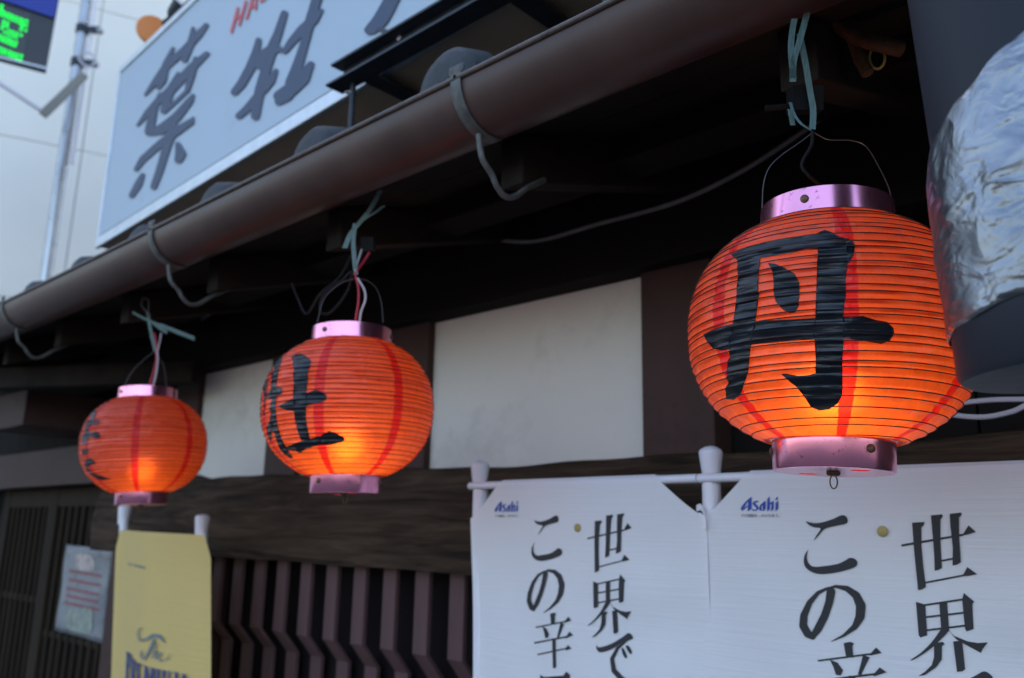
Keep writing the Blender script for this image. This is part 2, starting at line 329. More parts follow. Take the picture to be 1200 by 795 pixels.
# rough lintel beam with a wavy worn top edge
def lintel(x0, x1):
    n = 150; m = MB(); v = []; rnd = random.Random(3)
    ph = [rnd.uniform(0, 6) for _ in range(5)]
    for i in range(n+1):
        x = x0 + (x1-x0)*i/n
        w = .006*math.sin(x*2.3+ph[0]) + .004*math.sin(x*7+ph[1]) + .002*math.sin(x*19+ph[2]) + .028*math.exp(-((x+3.28)/.10)**2) 
        f = .004*math.sin(x*3+ph[3]) + .003*math.sin(x*11+ph[4]); zt = 1.785 + w; zb = 1.502 + f*.6
        v += [(x,1.60+f,zb),(x,1.594+f,zb+.05),(x,1.590+f*1.5,zb+.11),(x,1.592-f,1.70),(x,1.606-f,1.735),(x,1.625,zt-.006),(x,1.65,zt),(x,1.86,zt),(x,1.86,zb)]
    k = 9; f = [(i*k+a, i*k+(a+1)%k, (i+1)*k+(a+1)%k, (i+1)*k+a) for i in range(n) for a in range(k)] + [tuple(range(k)), tuple(n*k+a for a in range(k-1,-1,-1))]
    return m.add(v, f).build('lintel_beam', m_beam, shop, smooth=True, angle=50)
lintel(-4.05, XR)
MB().box((-7.3,1.63,1.80),(-4.05,1.9,1.99)).build('door_head_beam', m_col, shop, bevel=.004)
# slatted front below the lintel: each slat steps back half way down
sl0 = MB()
prof = [(1.655,1.52),(1.655,1.274),(1.715,1.206),(1.715,.35)]
def slat_mesh():
    m = MB(); w = .029; v = []; pr = prof + [(y+.016, z) for y, z in reversed(prof)]
    for s in (-w, w): v += [(s, y, z) for y, z in pr]
    k = len(pr); f = [(a, (a+1)%k, k+(a+1)%k, k+a) for a in range(k)]
    for b in (0, k): f += [(b+0,b+1,b+6,b+7),(b+1,b+2,b+5,b+6),(b+2,b+3,b+4,b+5)]
    return m.add(v, f)
sx = -2.874 - .1425
first = None
for i in range(20):
    x = sx + .1425*i
    if first is None:
        first = slat_mesh().build('slat', m_slat, shop, bevel=.002, local=True); o = first
    else:
        o = first.copy(); COL.objects.link(o)
    o.location = Vector((x, 0, 0)) - shop.location
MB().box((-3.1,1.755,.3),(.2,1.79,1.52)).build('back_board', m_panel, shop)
MB().box((-3.1,1.66,.2),(.2,1.9,.35)).build('sill_beam', m_wood, shop)
for x in (-3.16, -3.9):
    MB().box((x-.06,1.66,0),(x+.06,1.9,1.50)).build('post', m_col, shop, bevel=.004)
MB().box((-3.84,1.74,.0),(-3.22,1.80,1.50)).build('dado_board', m_panel, shop)
for z in (.55,.95,1.30): MB().box((-3.84,1.715,z-.012),(-3.22,1.742,z+.012)).build('dado_rail', m_col, shop)
# lattice door
door = empty('lattice_door', (-4.8, 1.75, 0), 'dark timber sliding lattice door with thin vertical bars', 'door')
def dbox(n, lo, hi): return MB().box(lo, hi).build(n, m_lat, door, bevel=.002)
dbox('stile', (-5.02,1.735,.02),(-4.90,1.79,1.80)); dbox('stile', (-4.06,1.735,.02),(-3.96,1.79,1.80)); dbox('stile', (-5.74,1.735,.02),(-5.64,1.79,1.80))
dbox('rail', (-4.90,1.738,1.70),(-4.06,1.79,1.795)); dbox('rail', (-5.64,1.738,1.70),(-5.02,1.79,1.795)); dbox('rail', (-5.64,1.75,1.20),(-5.02,1.785,1.232)); dbox('rail', (-4.9,1.75,1.05),(-4.06,1.785,1.08))
for i in range(7): dbox('bar', (-5.60+.083*i,1.742,.1),(-5.578+.083*i,1.765,1.70))
for i in range(9): dbox('bar', (-4.845+.09*i,1.742,.1),(-4.818+.09*i,1.765,1.70))
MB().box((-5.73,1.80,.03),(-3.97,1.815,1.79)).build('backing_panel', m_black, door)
# eaves: wall plate, purlin, rafters, soffit boards, tiles
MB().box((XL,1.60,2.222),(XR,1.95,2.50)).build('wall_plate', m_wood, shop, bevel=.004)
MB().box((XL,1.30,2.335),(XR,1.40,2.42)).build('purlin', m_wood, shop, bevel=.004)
a = R(17); ca, sa = math.cos(a), math.sin(a)
RX = [-.992+.545*i for i in range(-8, 6)]
rf = None
for x in RX:
    if rf is None:
        m = MB(); v = []
        for s in (-.028,.028):
            v += [(s,1.05,2.215),(s,1.05,2.31),(s,2.15,2.31+1.10*math.tan(a)),(s,2.15,2.215+1.10*math.tan(a))]
        m.add(v, [(0,1,2,3),(4,7,6,5),(0,4,5,1),(1,5,6,2),(2,6,7,3),(3,7,4,0)]); rf = m.build('rafter', m_raft, shop, bevel=.003, local=True); o = rf
    else: o = rf.copy(); COL.objects.link(o)
    o.location = Vector((x,0,0)) - shop.location
def slope_z(y, z0): return z0 + (y-1.05)*math.tan(a)
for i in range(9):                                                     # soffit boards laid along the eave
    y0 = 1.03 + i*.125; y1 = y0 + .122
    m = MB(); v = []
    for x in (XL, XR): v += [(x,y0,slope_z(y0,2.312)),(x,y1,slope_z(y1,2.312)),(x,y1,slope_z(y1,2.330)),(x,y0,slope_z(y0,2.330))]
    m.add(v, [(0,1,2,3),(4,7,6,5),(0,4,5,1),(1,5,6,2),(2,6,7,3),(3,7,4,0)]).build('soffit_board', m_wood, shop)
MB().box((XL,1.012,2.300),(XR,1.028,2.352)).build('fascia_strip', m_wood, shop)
# roof tiles: flat pan tiles and round cover tiles with domed eave caps
TX = [-1.12+.45*i for i in range(-10, 9)]
tl = MB(); n = 16; Lr = 1.25; rt = .08
v = []; f = []
ring = lambda y, r_, dz: [(r_*math.cos(math.pi*k/n), y, slope_z(y,2.455)+dz+r_*math.sin(math.pi*k/n)) for k in range(n+1)]
secs = [(.985,.001,.01),(.986,.045,.004),(.990,.070,0),(1.0,.080,0),(1.06,.081,0),(1.062,.072,0),(1.30,.072,0),(1.302,.078,.004),(1.55,.078,.004),(1.552,.072,0),(2.18,.072,0)]
for y, r_, dz in secs: v += ring(y, r_, dz)
k1 = n+1; f = [(i*k1+a_, i*k1+a_+1, (i+1)*k1+a_+1, (i+1)*k1+a_) for i in range(len(secs)-1) for a_ in range(n)]
tl.add(v, f)
t0 = tl.build('cover_tile', m_tile, shop, smooth=True, local=True)
pan = MB(); v = []; f = []; n2 = 12
for j, (y, dz) in enumerate([(.985,-.055),(.985,0),(1.24,-.012),(1.24,.012),(1.50,0),(1.50,.024),(1.78,.012),(1.78,.036),(2.18,.02)]):
    for k in range(n2+1):
        x = .225*(2*k/n2-1); v.append((x, y, slope_z(y,2.385)+dz-.03*(1-(x/.225)**2)))
pan.add(v, [(j*(n2+1)+k, j*(n2+1)+k+1, (j+1)*(n2+1)+k+1, (j+1)*(n2+1)+k) for j in range(8) for k in range(n2)])
p0 = pan.build('pan_tile', m_tile, shop, smooth=True, local=True)
for i, x in enumerate(TX):
    for src, dx in ((t0, 0), (p0, .225)):
        if i == 0: o = src
        else: o = src.copy(); COL.objects.link(o)
        o.location = Vector((x+dx, 0, (-.042*min(1, max(0, (-1.12-x)/1.5))**.8 if dx == 0 else 0))) - shop.location
# projecting beam end and the low cross beam by the entrance
MB().box((-4.56,1.27,2.03),(-4.12,1.64,2.19)).build('beam_end', m_col, shop, bevel=.004)
A, B2 = PZ(-60,447,2.19), PZ(232,437,2.19)
MB().bar(A, B2, .07, .085).build('cross_beam', m_raft, shop, bevel=.003)

# ------------------------------------------------------------------ gutter
GY, GR, GZ = .95, .0744, 2.339
gut = empty('rain_gutter', (-1.5, GY, GZ-GR), 'brown half round rain gutter running along the shop eave', 'gutter')
def gut_prof(r_): return [(GY - r_*math.cos(math.pi*k/28), GZ - r_*math.sin(math.pi*k/28)) for k in range(29)]
m = MB(); v = []; pr = gut_prof(GR) + gut_prof(GR-.002)[::-1]; NS = 60; k = len(pr)
for i in range(NS+1):
    x = XL + (XR-XL)*i/NS; w = .0012*math.sin(x*3.1)+.0008*math.sin(x*8.3)
    v += [(x, y, z+w) for y, z in pr]
m.add(v, [(i*k+a_, i*k+(a_+1)%k, (i+1)*k+(a_+1)%k, (i+1)*k+a_) for i in range(NS) for a_ in range(k)])
m.build('trough', m_gut, gut, smooth=True, angle=50)
for y in (GY-GR-.001, GY+GR+.001):
    MB().tube([(XL+(XR-XL)*i/NS, y, GZ+.003+.0012*math.sin((XL+(XR-XL)*i/NS)*3.1)) for i in range(NS+1)], .0055, 10).build('rolled_rim', m_gutrim, gut, smooth=True)
BX = [-.957-1.13*i for i in range(-3, 5)]
b0 = None; r0 = None; t0_ = None
for i, x in enumerate(BX):
    if b0 is None:
        st = MB(); v = []; rr = GR+.0035; arc = [GY + 0]  
        angs = [-12+ j*6 for j in range(0, 21)]                       # degrees below horizontal on the front side
        pth = [(GY - rr*math.cos(R(q)), GZ - rr*math.sin(R(q))) for q in angs]
        pth = [(pth[0][0]-.001, pth[0][1]+.010)] + pth
        wd = [.016,.018] + [.0118]*(len(pth)-2)
        for (y, z), w in zip(pth, wd): v += [(-w, y, z), (w, y, z)]
        st.add(v, [(2*j,2*j+1,2*j+3,2*j+2) for j in range(len(pth)-1)])
        b0 = st.build('strap', m_galv, gut, smooth=True, solid=.0025, local=True)
        ro = MB().tube(smooth_path([(0,.930,2.262),(0,.934,2.240),(0,.942,2.218),(0,.964,2.200),(0,.976,2.184),(0,.996,2.171),(0,1.022,2.178),(0,1.055,2.205),(0,1.10,2.235)],5), .0054, 10)
        r0 = ro.build('hanger_rod', m_galv, gut, smooth=True, local=True)
        t0_ = MB().ball((0, GY-rr-.002, GZ+.004), .0035, 8).build('strap_pin', m_black, gut, local=True)
        tr = (b0, r0, t0_)
    else:
        tr = []
        for q in (b0, r0, t0_): c = q.copy(); COL.objects.link(c); tr.append(c)
    for q in tr: q.location = Vector((x,0,0)) - gut.location

# ------------------------------------------------------------------ shop sign above the eave
sa_, sb_ = PZ(113,285,2.80), PZ(397,110,2.80)
sd = (sb_-sa_); sd.z = 0; sd.normalize(); sn = Vector((-sd.y*-1, -sd.x, 0)); sn = Vector((sd.y, -sd.x, 0))   # towards the street
def on_sign(u, v, off=0):
    d = ray(u, v); t = ((sa_ - EYE).dot(sn) + off) / d.dot(sn); return EYE + d*t
sign = empty('shop_sign', sa_, 'long white shop sign with navy brush lettering above the gutter', 'sign')
Hs = on_sign(139.7,82).z; Wd = 3.6
def sgn(s, z, off): p = sa_ + sd*s + sn*off; return Vector((p.x, p.y, z))
def sbox(name, s0, s1, z0, z1, o0, o1, mt, bv=0):
    m = MB(); m.add([sgn(s0,z0,o0),sgn(s1,z0,o0),sgn(s1,z0,o1),sgn(s0,z0,o1),sgn(s0,z1,o0),sgn(s1,z1,o0),sgn(s1,z1,o1),sgn(s0,z1,o1)],
          [(0,3,2,1),(4,5,6,7),(0,1,5,4),(1,2,6,5),(2,3,7,6),(3,0,4,7)]); return m.build(name, mt, sign, bevel=bv)
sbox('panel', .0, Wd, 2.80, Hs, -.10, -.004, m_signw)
fr = .022
sbox('frame_bar', -.003, Wd, 2.775, 2.80+fr, -.012, .004, m_alu, .003); sbox('frame_bar', -.003, Wd, Hs-fr, Hs+.008, -.11, .004, m_alu, .003)
sbox('frame_bar', -.006, fr-.004, 2.80+fr, Hs-fr, -.112, .003, m_alu, .003)
sbox('timber_backing', .02, Wd, 2.778, 2.799, -.75, -.0125, mat('plywood', (.60,.42,.28), .8, var=.15, vscale=4))
sbox('seam', fr, Wd, 2.80+fr+.001, 2.80+fr+.007, -.004, -.0005, m_steel)
sgp = lambda x, y: on_sign(x, y, .0005)
Z4 = lambda P: unzoom(P, 140, 10, 3.457); Z5 = lambda P: unzoom(P, 260, 0, 5.3)
leaf = []
for st in ([(103,350,10),(150,290,30),(185,238,30),(265,165,30),(320,105,30),(350,68,20)], [(215,162,14),(185,230,28),(175,290,30),(157,322,16)], [(297,82,16),(288,140,30),(262,208,26)],
           [(72,474,10),(110,425,24),(150,380,28),(215,322,36),(290,240,34),(352,184,22)], [(162,345,12),(133,425,34),(118,500,34)], [(118,500,34),(165,492,40),(230,440,38),(285,372,28),(296,352,14)],
           [(237,264,16),(203,335,36),(178,412,28)], [(178,415,26),(230,375,16),(268,338,16)], [(308,205,22),(288,275,30),(272,335,20)],
           [(66,652,18),(92,612,28),(150,560,30),(230,497,36),(288,460,26),(297,442,8)], [(218,480,40),(190,560,34),(160,660,30),(137,722,26)], [(92,675,18),(75,712,30),(48,758,22)], [(235,550,20),(246,590,44),(238,612,34)]):
    leaf += stroke(st)
print_on('character', Z4(leaf), sgp, m_navy, sign)
ox = []
for st in ([(225,250,34),(208,330,50),(170,430,58),(120,520,55),(76,572,46)], [(385,84,42),(345,210,52),(292,345,72),(265,450,60),(232,560,60),(205,720,55)], [(210,610,50),(150,680,46),(102,722,40)],
           [(333,438,24),(300,500,56),(255,560,50)], [(222,385,90),(290,322,70),(345,300,45),(378,322,20)],
           [(610,-60,60),(585,0,60),(545,130,60),(508,280,52),(470,400,62),(430,520,80)], [(388,318,36),(432,258,50),(500,182,60),(570,120,60),(618,62,20)], [(354,598,72),(420,560,86),(500,485,86),(550,400,40)], [(350,632,48),(400,590,80)]):
    ox += stroke(st)
print_on('character', Z5(ox), sgp, m_navy, sign)
pe = [round_poly([(880,185),(900,213),(940,210),(1000,170),(1045,110),(1100,0),(1180,-160),(1260,-330),(1150,-330),(1070,-140),(1000,0),(940,105),(905,150)])]
print_on('character', Z5(pe), sgp, m_navy, sign)
rd = bar_((55,205),(98,45),15) + bar_((103,160),(148,5),15) + bar_((78,122),(128,82),12) + bar_((150,122),(200,-60),14) + bar_((205,62),(215,-70),14) + bar_((172,52),(208,22),11) + bar_((240,15),(285,-150),15) + bar_((240,12),(275,-18),12) + bar_((262,-60),(298,-90),12) + bar_((275,-18),(292,-70),13)
print_on('red_lettering', Z5(rd), sgp, m_red, sign)
# cables and lamp on the sign top
MB().tube(smooth_path([on_sign(192,30,-.03)+Vector((0,0,.01)), on_sign(215,14,-.03)+Vector((0,0,.02)), on_sign(240,-10,-.03)+Vector((0,0,.015)), on_sign(300,-60,-.03)+Vector((0,0,.02))]), .012, 8).build('cable', m_cord, sign, smooth=True)

lp = on_sign(208,18,-.05)
spot = empty('spot_lamp', lp - Vector((0,0,.05)), 'small black spot lamp with a white lens clamped on the sign top', 'lamp')
ax = (UPV*.6 + RGT*.6 - FWD*.2).normalized()
MB().lathe([(.0005,-.045),(.022,-.045),(.034,-.025),(.040,.02),(.042,.035),(.038,.036)], lp + Vector((0,0,.022)), 20, ax).build('housing', m_steel, spot, smooth=True)
MB().lathe([(.0005,.041),(.02,.039),(.037,.034)], lp + Vector((0,0,.022)), 20, ax).build('lens', m_pole, spot, smooth=True)
MB().box(lp + Vector((-.012,-.012,-.07)), lp + Vector((.012,.012,0))).build('clamp', m_steel, spot)
od = on_sign(179,36,-.22)
disc = empty('orange_disc', od - Vector((0,0,.15)), 'round orange enamel disc peeking over the sign edge', 'disc')
MB().lathe([(.0005,.016),(.05,.015),(.075,.010),(.080,0),(.075,-.010),(.0005,-.012)], od, 32, (-FWD*.8+RGT*.5+UPV*.1).normalized()).build('plate', m_orange, disc, smooth=True)
MB().tube([od, od - Vector((0,0,.5))], .008, 8).build('stem', m_steel, disc, smooth=True)

# ------------------------------------------------------------------ black steel channel that carries the sign
ch0 = PY(399,96,1.20); zc = ch0.z; x0 = ch0.x
chan = empty('steel_channel', (x0, 1.2, zc-.03), 'black steel channel with bolt holes in front of the sign', 'steel beam')
XE = XR
hw = .031
MB().box((x0+.012,1.20,zc-hw),(XE,1.206,zc+hw)).build('web', m_steel, chan)
MB().box((x0,1.165,zc+hw),(XE,1.206,zc+hw+.006)).build('flange', m_steel, chan)
MB().box((x0+.006,1.150,zc-hw-.006),(XE,1.206,zc-hw)).build('flange', m_steel, chan)
for k, (u, v) in enumerate(((407,109),(467,44))):
    p = PY(u, v, 1.16 if k == 0 else 1.196); n_ = Vector((0,0,-1)) if k == 0 else Vector((0,-1,0))
    MB().lathe([(.0005,.0),(.007,.0),(.008,-.001)], p, 14, n_).build('bolt', m_pole, chan)  # pale disc painted for the light showing through a hole
for x in (x0+.10, x0+.62, x0+1.5, x0+2.5):
    MB().box((x,1.208,zc-hw-.006),(x+.05,2.2,zc-hw+.002)).build('cross_arm', m_steel, chan)
    MB().box((x,1.208,zc-hw+.002),(x+.006,2.2,zc+hw-.02)).build('cross_arm', m_steel, chan)
MB().tube([(x0+.075,1.19,zc-hw-.004),(x0+.075,1.19,2.46)], .0075, 10).build('prop_rod', m_steel, chan, smooth=True)
q = PY(452,40,1.215)
MB().bar(q+Vector((-.03,0,.025)), q+Vector((.03,0,-.012)), .014, .01).bar(q+Vector((-.02,0,-.03)), q+Vector((-.02,0,.025)), .012, .01).build('cleat', m_steel, chan)

# ------------------------------------------------------------------ paper lanterns
PH, PR, PA = .1425, .180, .1575
def prad(z): return PR*math.sqrt(max(.0004, 1-(abs(z)/PA)**2.3))
TURNS = 31; PITCHL = 2*PH/TURNS
_rw = random.Random(5); WOB = [[_rw.uniform(-1,1) for _ in range(3)] for _ in range(TURNS+3)]
def rib_warp(t): return .13*math.sin(2.1*t)+.09*math.sin(5.3*t+1)
def shade_r(th, z):
    th = th % (2*math.pi); q = (z + PH)/PITCHL; q = q - rib_warp(q) - th/(2*math.pi); s = q % 1.0; w = WOB[max(0, min(TURNS+2, math.floor(q)+1))]
    return prad(z) - .0028*math.sin(math.pi*s)*(1+.35*math.sin(9*th+6*w[0])+.25*math.sin(23*th+6*w[1]))
def build_shade_mesh():
    m = MB(); n = 144; rows = TURNS*8
    m.add([(shade_r(2*math.pi*k/n, -PH+2*PH*j/rows)*math.cos(2*math.pi*k/n), shade_r(2*math.pi*k/n, -PH+2*PH*j/rows)*math.sin(2*math.pi*k/n), -PH+2*PH*j/rows) for j in range(rows+1) for k in range(n)],
          [(j*n+k, j*n+(k+1)%n, (j+1)*n+(k+1)%n, (j+1)*n+k) for j in range(rows) for k in range(n)])
    return m
shade_me = rib_me = None
LG = 'paper lanterns hanging under the eave'
def hit_lantern(u, v, Mi):
    o = Mi @ EYE; d = (Mi.to_3x3() @ ray(u, v)).normalized(); best = None
    t = o.length - .35
    for i in range(700):
        p = o + d*t; e = math.hypot(p.x, p.y) - prad(p.z) if abs(p.z) < PH else 1
        if best is None or e < best[0]: best = (e, p.copy())
        if e <= 0: break
        t += .001
    p = best[1]; return math.atan2(p.y, p.x), p.z
def lantern(u, v, width, lean, seam_px, label, polys, top_fn, rv_top, rv_bot, power=1):
    global shade_me, rib_me
    z = .36*F_PX/width; c = PD(u, v, z)
    up = (Vector((0,0,1)) + RGT*lean).normalized(); q = Vector((0,0,1)).rotation_difference(up)
    root = empty('paper_lantern', c, label, 'lantern', LG); root.rotation_mode = 'QUATERNION'
    root.rotation_quaternion = q
    M0 = Matrix.Translation(c) @ q.to_matrix().to_4x4()
    th, _ = hit_lantern(*seam_px, M0.inverted())
    q = q @ Quaternion((0,0,1), th); root.rotation_quaternion = q
    Mw = Matrix.Translation(c) @ q.to_matrix().to_4x4(); Mi = Mw.inverted()
    if shade_me is None:
        s = build_shade_mesh().build('paper_shade', m_paper, root, smooth=True, local=True, angle=180); shade_me = s.data
        pts = []; N = 64
        for i in range(TURNS*N+1):
            t = i/N; th_ = (t % 1.0)*2*math.pi; zz = -PH + PITCHL*t
            if zz > PH: break
            zz = max(-PH, min(PH, -PH + PITCHL*(t+rib_warp(t)))); r_ = prad(zz)+.0001
            pts.append((r_*math.cos(th_), r_*math.sin(th_), zz))
        rb = MB().tube(pts, .00075, 5).build('rib_spiral', m_rib, root, smooth=True, local=True, angle=180); rib_me = rb.data
    else:
        for nm, me in (('paper_shade', shade_me), ('rib_spiral', rib_me)):
            o = bpy.data.objects.new(nm, me); COL.objects.link(o); o.parent = root
    # end rings
    rt_, rb_ = .0845, .0725
    tr = MB().lathe([(rt_-.010,PH-.004),(rt_,PH-.004),(rt_+.001,PH-.003),(rt_,PH+.028),(rt_-.0015,PH+.0285),(rt_-.0025,PH+.027),(rt_-.0025,PH-.002)], n=64).build('top_ring', m_ring, root, smooth=True, local=True)
    br = MB().lathe([(rb_+.006,-PH+.006),(rb_+.0065,-PH+.004),(rb_+.001,-PH+.001),(rb_,-PH-.034),(rb_-.001,-PH-.0355),(rb_-.003,-PH-.034),(rb_-.003,-PH+.004)], n=64).build('bottom_ring', m_ring, root, smooth=True, local=True)
    ring_ = [(.0715*math.cos(2*math.pi*k/48), .0715*math.sin(2*math.pi*k/48)) for k in range(48)]
    vs = [Vector(p) for p in ring_]; ed = [(k,(k+1)%48) for k in range(48)]; hc = [(.046*math.cos(a_), .046*math.sin(a_)) for a_ in (.6, .6+math.pi)]
    for hx, hy in hc:
        n0 = len(vs); vs += [Vector((hx+.0115*math.cos(2*math.pi*k/16), hy+.0115*math.sin(2*math.pi*k/16))) for k in range(16)]; ed += [(n0+k, n0+(k+1)%16) for k in range(16)]
    r_ = delaunay_2d_cdt(vs, ed, [], 0, 1e-7)
    fs = []
    for f in r_[2]:
        cx = sum(r_[0][i].x for i in f)/3; cy = sum(r_[0][i].y for i in f)/3
        if all(math.hypot(cx-hx, cy-hy) > .0112 for hx, hy in hc): fs.append(tuple(f))
    MB().add([(p.x, p.y, -PH-.0352) for p in r_[0]], fs).build('base_plate', m_ring, root, local=True, solid=.001)
    cd_ = Mi.to_3x3() @ (EYE - c); ac = math.atan2(cd_.y, cd_.x)
    for k in range(3):
        for rr, zz, par, a0 in ((rt_+.0008, PH+.013, tr, rv_top), (rb_+.0008, -PH-.012, br, rv_bot)):
            a_ = ac + R(a0) + 2*math.pi/3*k
            d = Vector((math.cos(a_), math.sin(a_), 0)); MB().lathe([(.0055,0),(.0052,.0015),(.003,.0028),(.0003,.0032)], d*rr+Vector((0,0,zz)), 12, d).build('rivet', m_rivet, par, smooth=True, local=True)
    hk = MB(); hk.lathe([(.0005,-.004),(.007,-.004),(.0085,-.002),(.0085,0)], (0,0,-PH-.036), 20)
    rl = (Mi.to_3x3() @ RGT).normalized()
    hk.tube([rl*.0046*math.sin(2*math.pi*k/18) + Vector((0, 0, -PH-.0475-.0085*math.cos(2*math.pi*k/18))) for k in range(18)], .0009, 6, closed=True)
    hk.build('ring_hook', m_rivet, root, smooth=True, local=True)
    # brushed character, laid on the pleated paper
    uv = []
    for p in polys: uv.append([hit_lantern(x, y, Mi) for x, y in p])
    base = uv[0][0][0]; un = lambda a_: base + ((a_ - base + math.pi) % (2*math.pi) - math.pi)
    uv = [[(un(a_)*.18, b) for a_, b in p] for p in uv]
    def onp(a_, b): th_ = a_/.18; rr = shade_r(th_, b)+.0014; return Vector((rr*math.cos(th_), rr*math.sin(th_), b))
    print_on('character', uv, onp, m_ink2, root, grid=.0018, local=True)
    # the lamp inside: low in the shade
    bl = bpy.data.lights.new('bulb_light', 'POINT'); bl.energy = BULB*power; bl.color = (1,.66,.32); bl.shadow_soft_size = .03
    bo = bpy.data.objects.new('bulb_light', bl); COL.objects.link(bo); bo.parent = root; bo.location = Vector((0,0,-.068)) + (Mi.to_3x3() @ (EYE - c)).normalized()*.06
    # bail wire, cords and ribbon, given as photo points at the lantern's own depth
    loc = lambda uu, vv, dz=0: Mi @ PD(uu, vv, z+dz)
    top_fn(root, loc); return root
BULB = .245
Z1 = lambda P: unzoom(P, 815, 255, 3.3125)
tan_ = Z1([[(137,143),(180,125),(255,103),(330,85),(420,70),(470,62),(500,47),(530,58),(560,75),(600,85),(620,110),(612,150),(590,185),(583,240),(585,300),(578,340),(574,380),(572,425),(575,480),(570,560),(572,640),(570,690),(555,720),(520,745),(480,750),(450,738),(425,700),(395,660),(375,645),(330,608),(350,606),(400,615),(440,612),(465,603),(466,540),(462,470),(462,430),(465,390),(470,250),(475,122),(430,122),(380,135),(310,148),(253,158),(246,230),(243,300),(235,400),(222,450),(215,480),(212,540),(205,600),(190,650),(175,690),(150,708),(120,706),(118,680),(122,640),(120,590),(130,540),(130,500),(138,450),(145,410),(155,370),(160,300),(165,230),(160,165)],
            [(33,455),(60,435),(120,418),(200,405),(300,400),(420,393),(520,385),(590,385),(650,382),(700,395),(745,405),(768,430),(770,455),(755,478),(725,490),(670,482),(600,473),(500,473),(400,477),(300,485),(220,492),(150,510),(100,518),(70,508),(50,485)],
            [(282,177),(310,180),(350,198),(385,218),(402,250),(405,290),(400,340),(388,368),(365,372),(335,355),(310,325),(302,290),(302,240),(295,205)]])
def top_near(root, L):
    wire = lambda nm, pts, r_, mt: MB().tube(smooth_path([L(*p) for p in pts]), r_, 8).build(nm, mt, root, smooth=True, local=True)
    wire('bail_wire', [(893,244),(895,215),(902,196),(916,182),(936,168),(952,156)], .0007, m_wire)
    wire('bail_wire', [(952,154),(960,159),(972,164),(998,165),(1015,172),(1030,196),(1042,222),(1047,248)], .0007, m_wire)
    wire('flex', [(952,152),(951,170),(942,186),(940,196),(948,206),(964,220,.03),(972,236,.03)], .0024, m_cord)
    sd_ = L(960,0)-L(950,0)
    rb = lambda pts, w: MB().ribbon(smooth_path([L(*p) for p in pts]), w, sd_).build('ribbon', m_ribbon, root, local=True, smooth=True)
    rb([(948,8),(942,30),(936,52),(930,72),(929,96)], .0085); rb([(931,22),(928,40),(927,62),(930,92)], .008)
    rb([(937,40,.01),(944,75,.01),(949,105,.01),(953,130,.01),(952,152,.005)], .0085); rb([(926,120,.02),(931,135,.01),(940,146),(951,153)], .0045)
    rb([(926,128,.02),(929,147,.02)], .007)
    cb = MB(); a_, b_, c_ = L(943,118,.03), RGT*.022, UPV*.017
    Q = root.rotation_quaternion.inverted(); cb.obox(a_, Q@(RGT*.020), Q@(UPV*.016), Q@(FWD*.014)); cb.tube([L(897,127,.03), L(922,125,.03), L(925,124,.03), L(932,117,.03)], .004, 8)
    cb.build('plug', m_cord, root, local=True)
near = lantern(972, 391, 326, .036, (997,372), 'large glowing red lantern painted with a boxed peony character beside the taped duct', tan_, top_near, -17, 35)
Z2 = lambda P: unzoom(P, 300, 400, 5.675)
oxl = Z2([[(237,102),(260,85),(300,82),(335,100),(368,130),(365,155),(348,200),(345,260),(338,340),(335,430),(333,520),(345,580),(357,650),(300,660),(285,620),(268,570),(255,500),(250,440),(248,370),(250,280),(250,190),(245,130)],
          [(143,430),(180,412),(235,385),(300,365),(350,340),(395,322),(440,335),(470,360),(468,390),(440,405),(380,420),(310,440),(250,465),(205,460),(165,445)],
          [(185,708),(250,685),(310,660),(370,645),(430,630),(485,598),(530,610),(585,640),(592,658),(570,672),(500,690),(440,690),(385,700),(330,720),(295,743),(260,732),(210,725)],
          [(140,100),(165,97),(172,130),(155,175),(140,240),(135,300),(135,360),(130,440),(135,520),(150,590),(165,640),(200,700),(240,770),(235,785),(205,770),(170,730),(140,670),(115,610),(95,560),(95,480),(100,400),(100,320),(105,240),(115,180),(130,140)],
          [(65,375),(90,330),(130,300),(160,300),(178,325),(165,350),(130,375),(90,385)], [(60,250),(75,260),(70,330),(60,400),(56,460),(50,500),(50,440),(54,370)], [(75,560),(95,530),(110,560),(100,620),(100,670),(85,640),(68,595)]])
def top_mid(root, L):
    wire = lambda nm, pts, r_, mt: MB().tube(smooth_path([L(*p) for p in pts]), r_, 8).build(nm, mt, root, smooth=True, local=True)
    wire('bail_wire', [(418,326),(430,329),(441,338),(447,355),(449,378)], .0009, m_wire); wire('bail_wire', [(418,326),(400,332),(380,350),(372,378)], .0009, m_wire)
    wire('flex', [(416,320),(420,338),(420,355),(417,374),(417,384)], .0024, m_redcord); wire('flex', [(419,326),(427,340),(428,352),(423,366),(421,384)], .0022, m_whcord)
    wire('flex', [(433,296,.03),(426,307,.02),(418,318)], .0026, m_redcord); wire('flex', [(424,292,.03),(420,305,.02),(416,318)], .0022, m_whcord)
    wire('flex', [(414,318),(408,340,.03),(396,358,.04),(384,368,.05),(375,364,.05),(380,345,.05),(400,330,.05),(412,318,.03)], .003, m_cord)
    wire('flex', [(412,300,.05),(398,325,.06),(375,345,.08),(360,368,.09),(350,352,.1),(342,332,.1)], .003, m_cord)
    sd_ = L(430,0)-L(420,0)
    rb = lambda pts, w: MB().ribbon(smooth_path([L(*p) for p in pts]), w, sd_).build('ribbon', m_ribbon, root, local=True, smooth=True)
    rb([(446,223),(436,242),(424,258),(411,274),(404,291)], .011); rb([(450,241),(440,249),(428,256),(417,265)], .009); rb([(416,262),(414,282),(415,300),(417,322)], .0095)
    Q = root.rotation_quaternion.inverted(); MB().obox(L(431,286,.04), Q@(RGT*.014), Q@(UPV*.014), Q@(FWD*.012)).build('plug', m_cord, root, local=True)
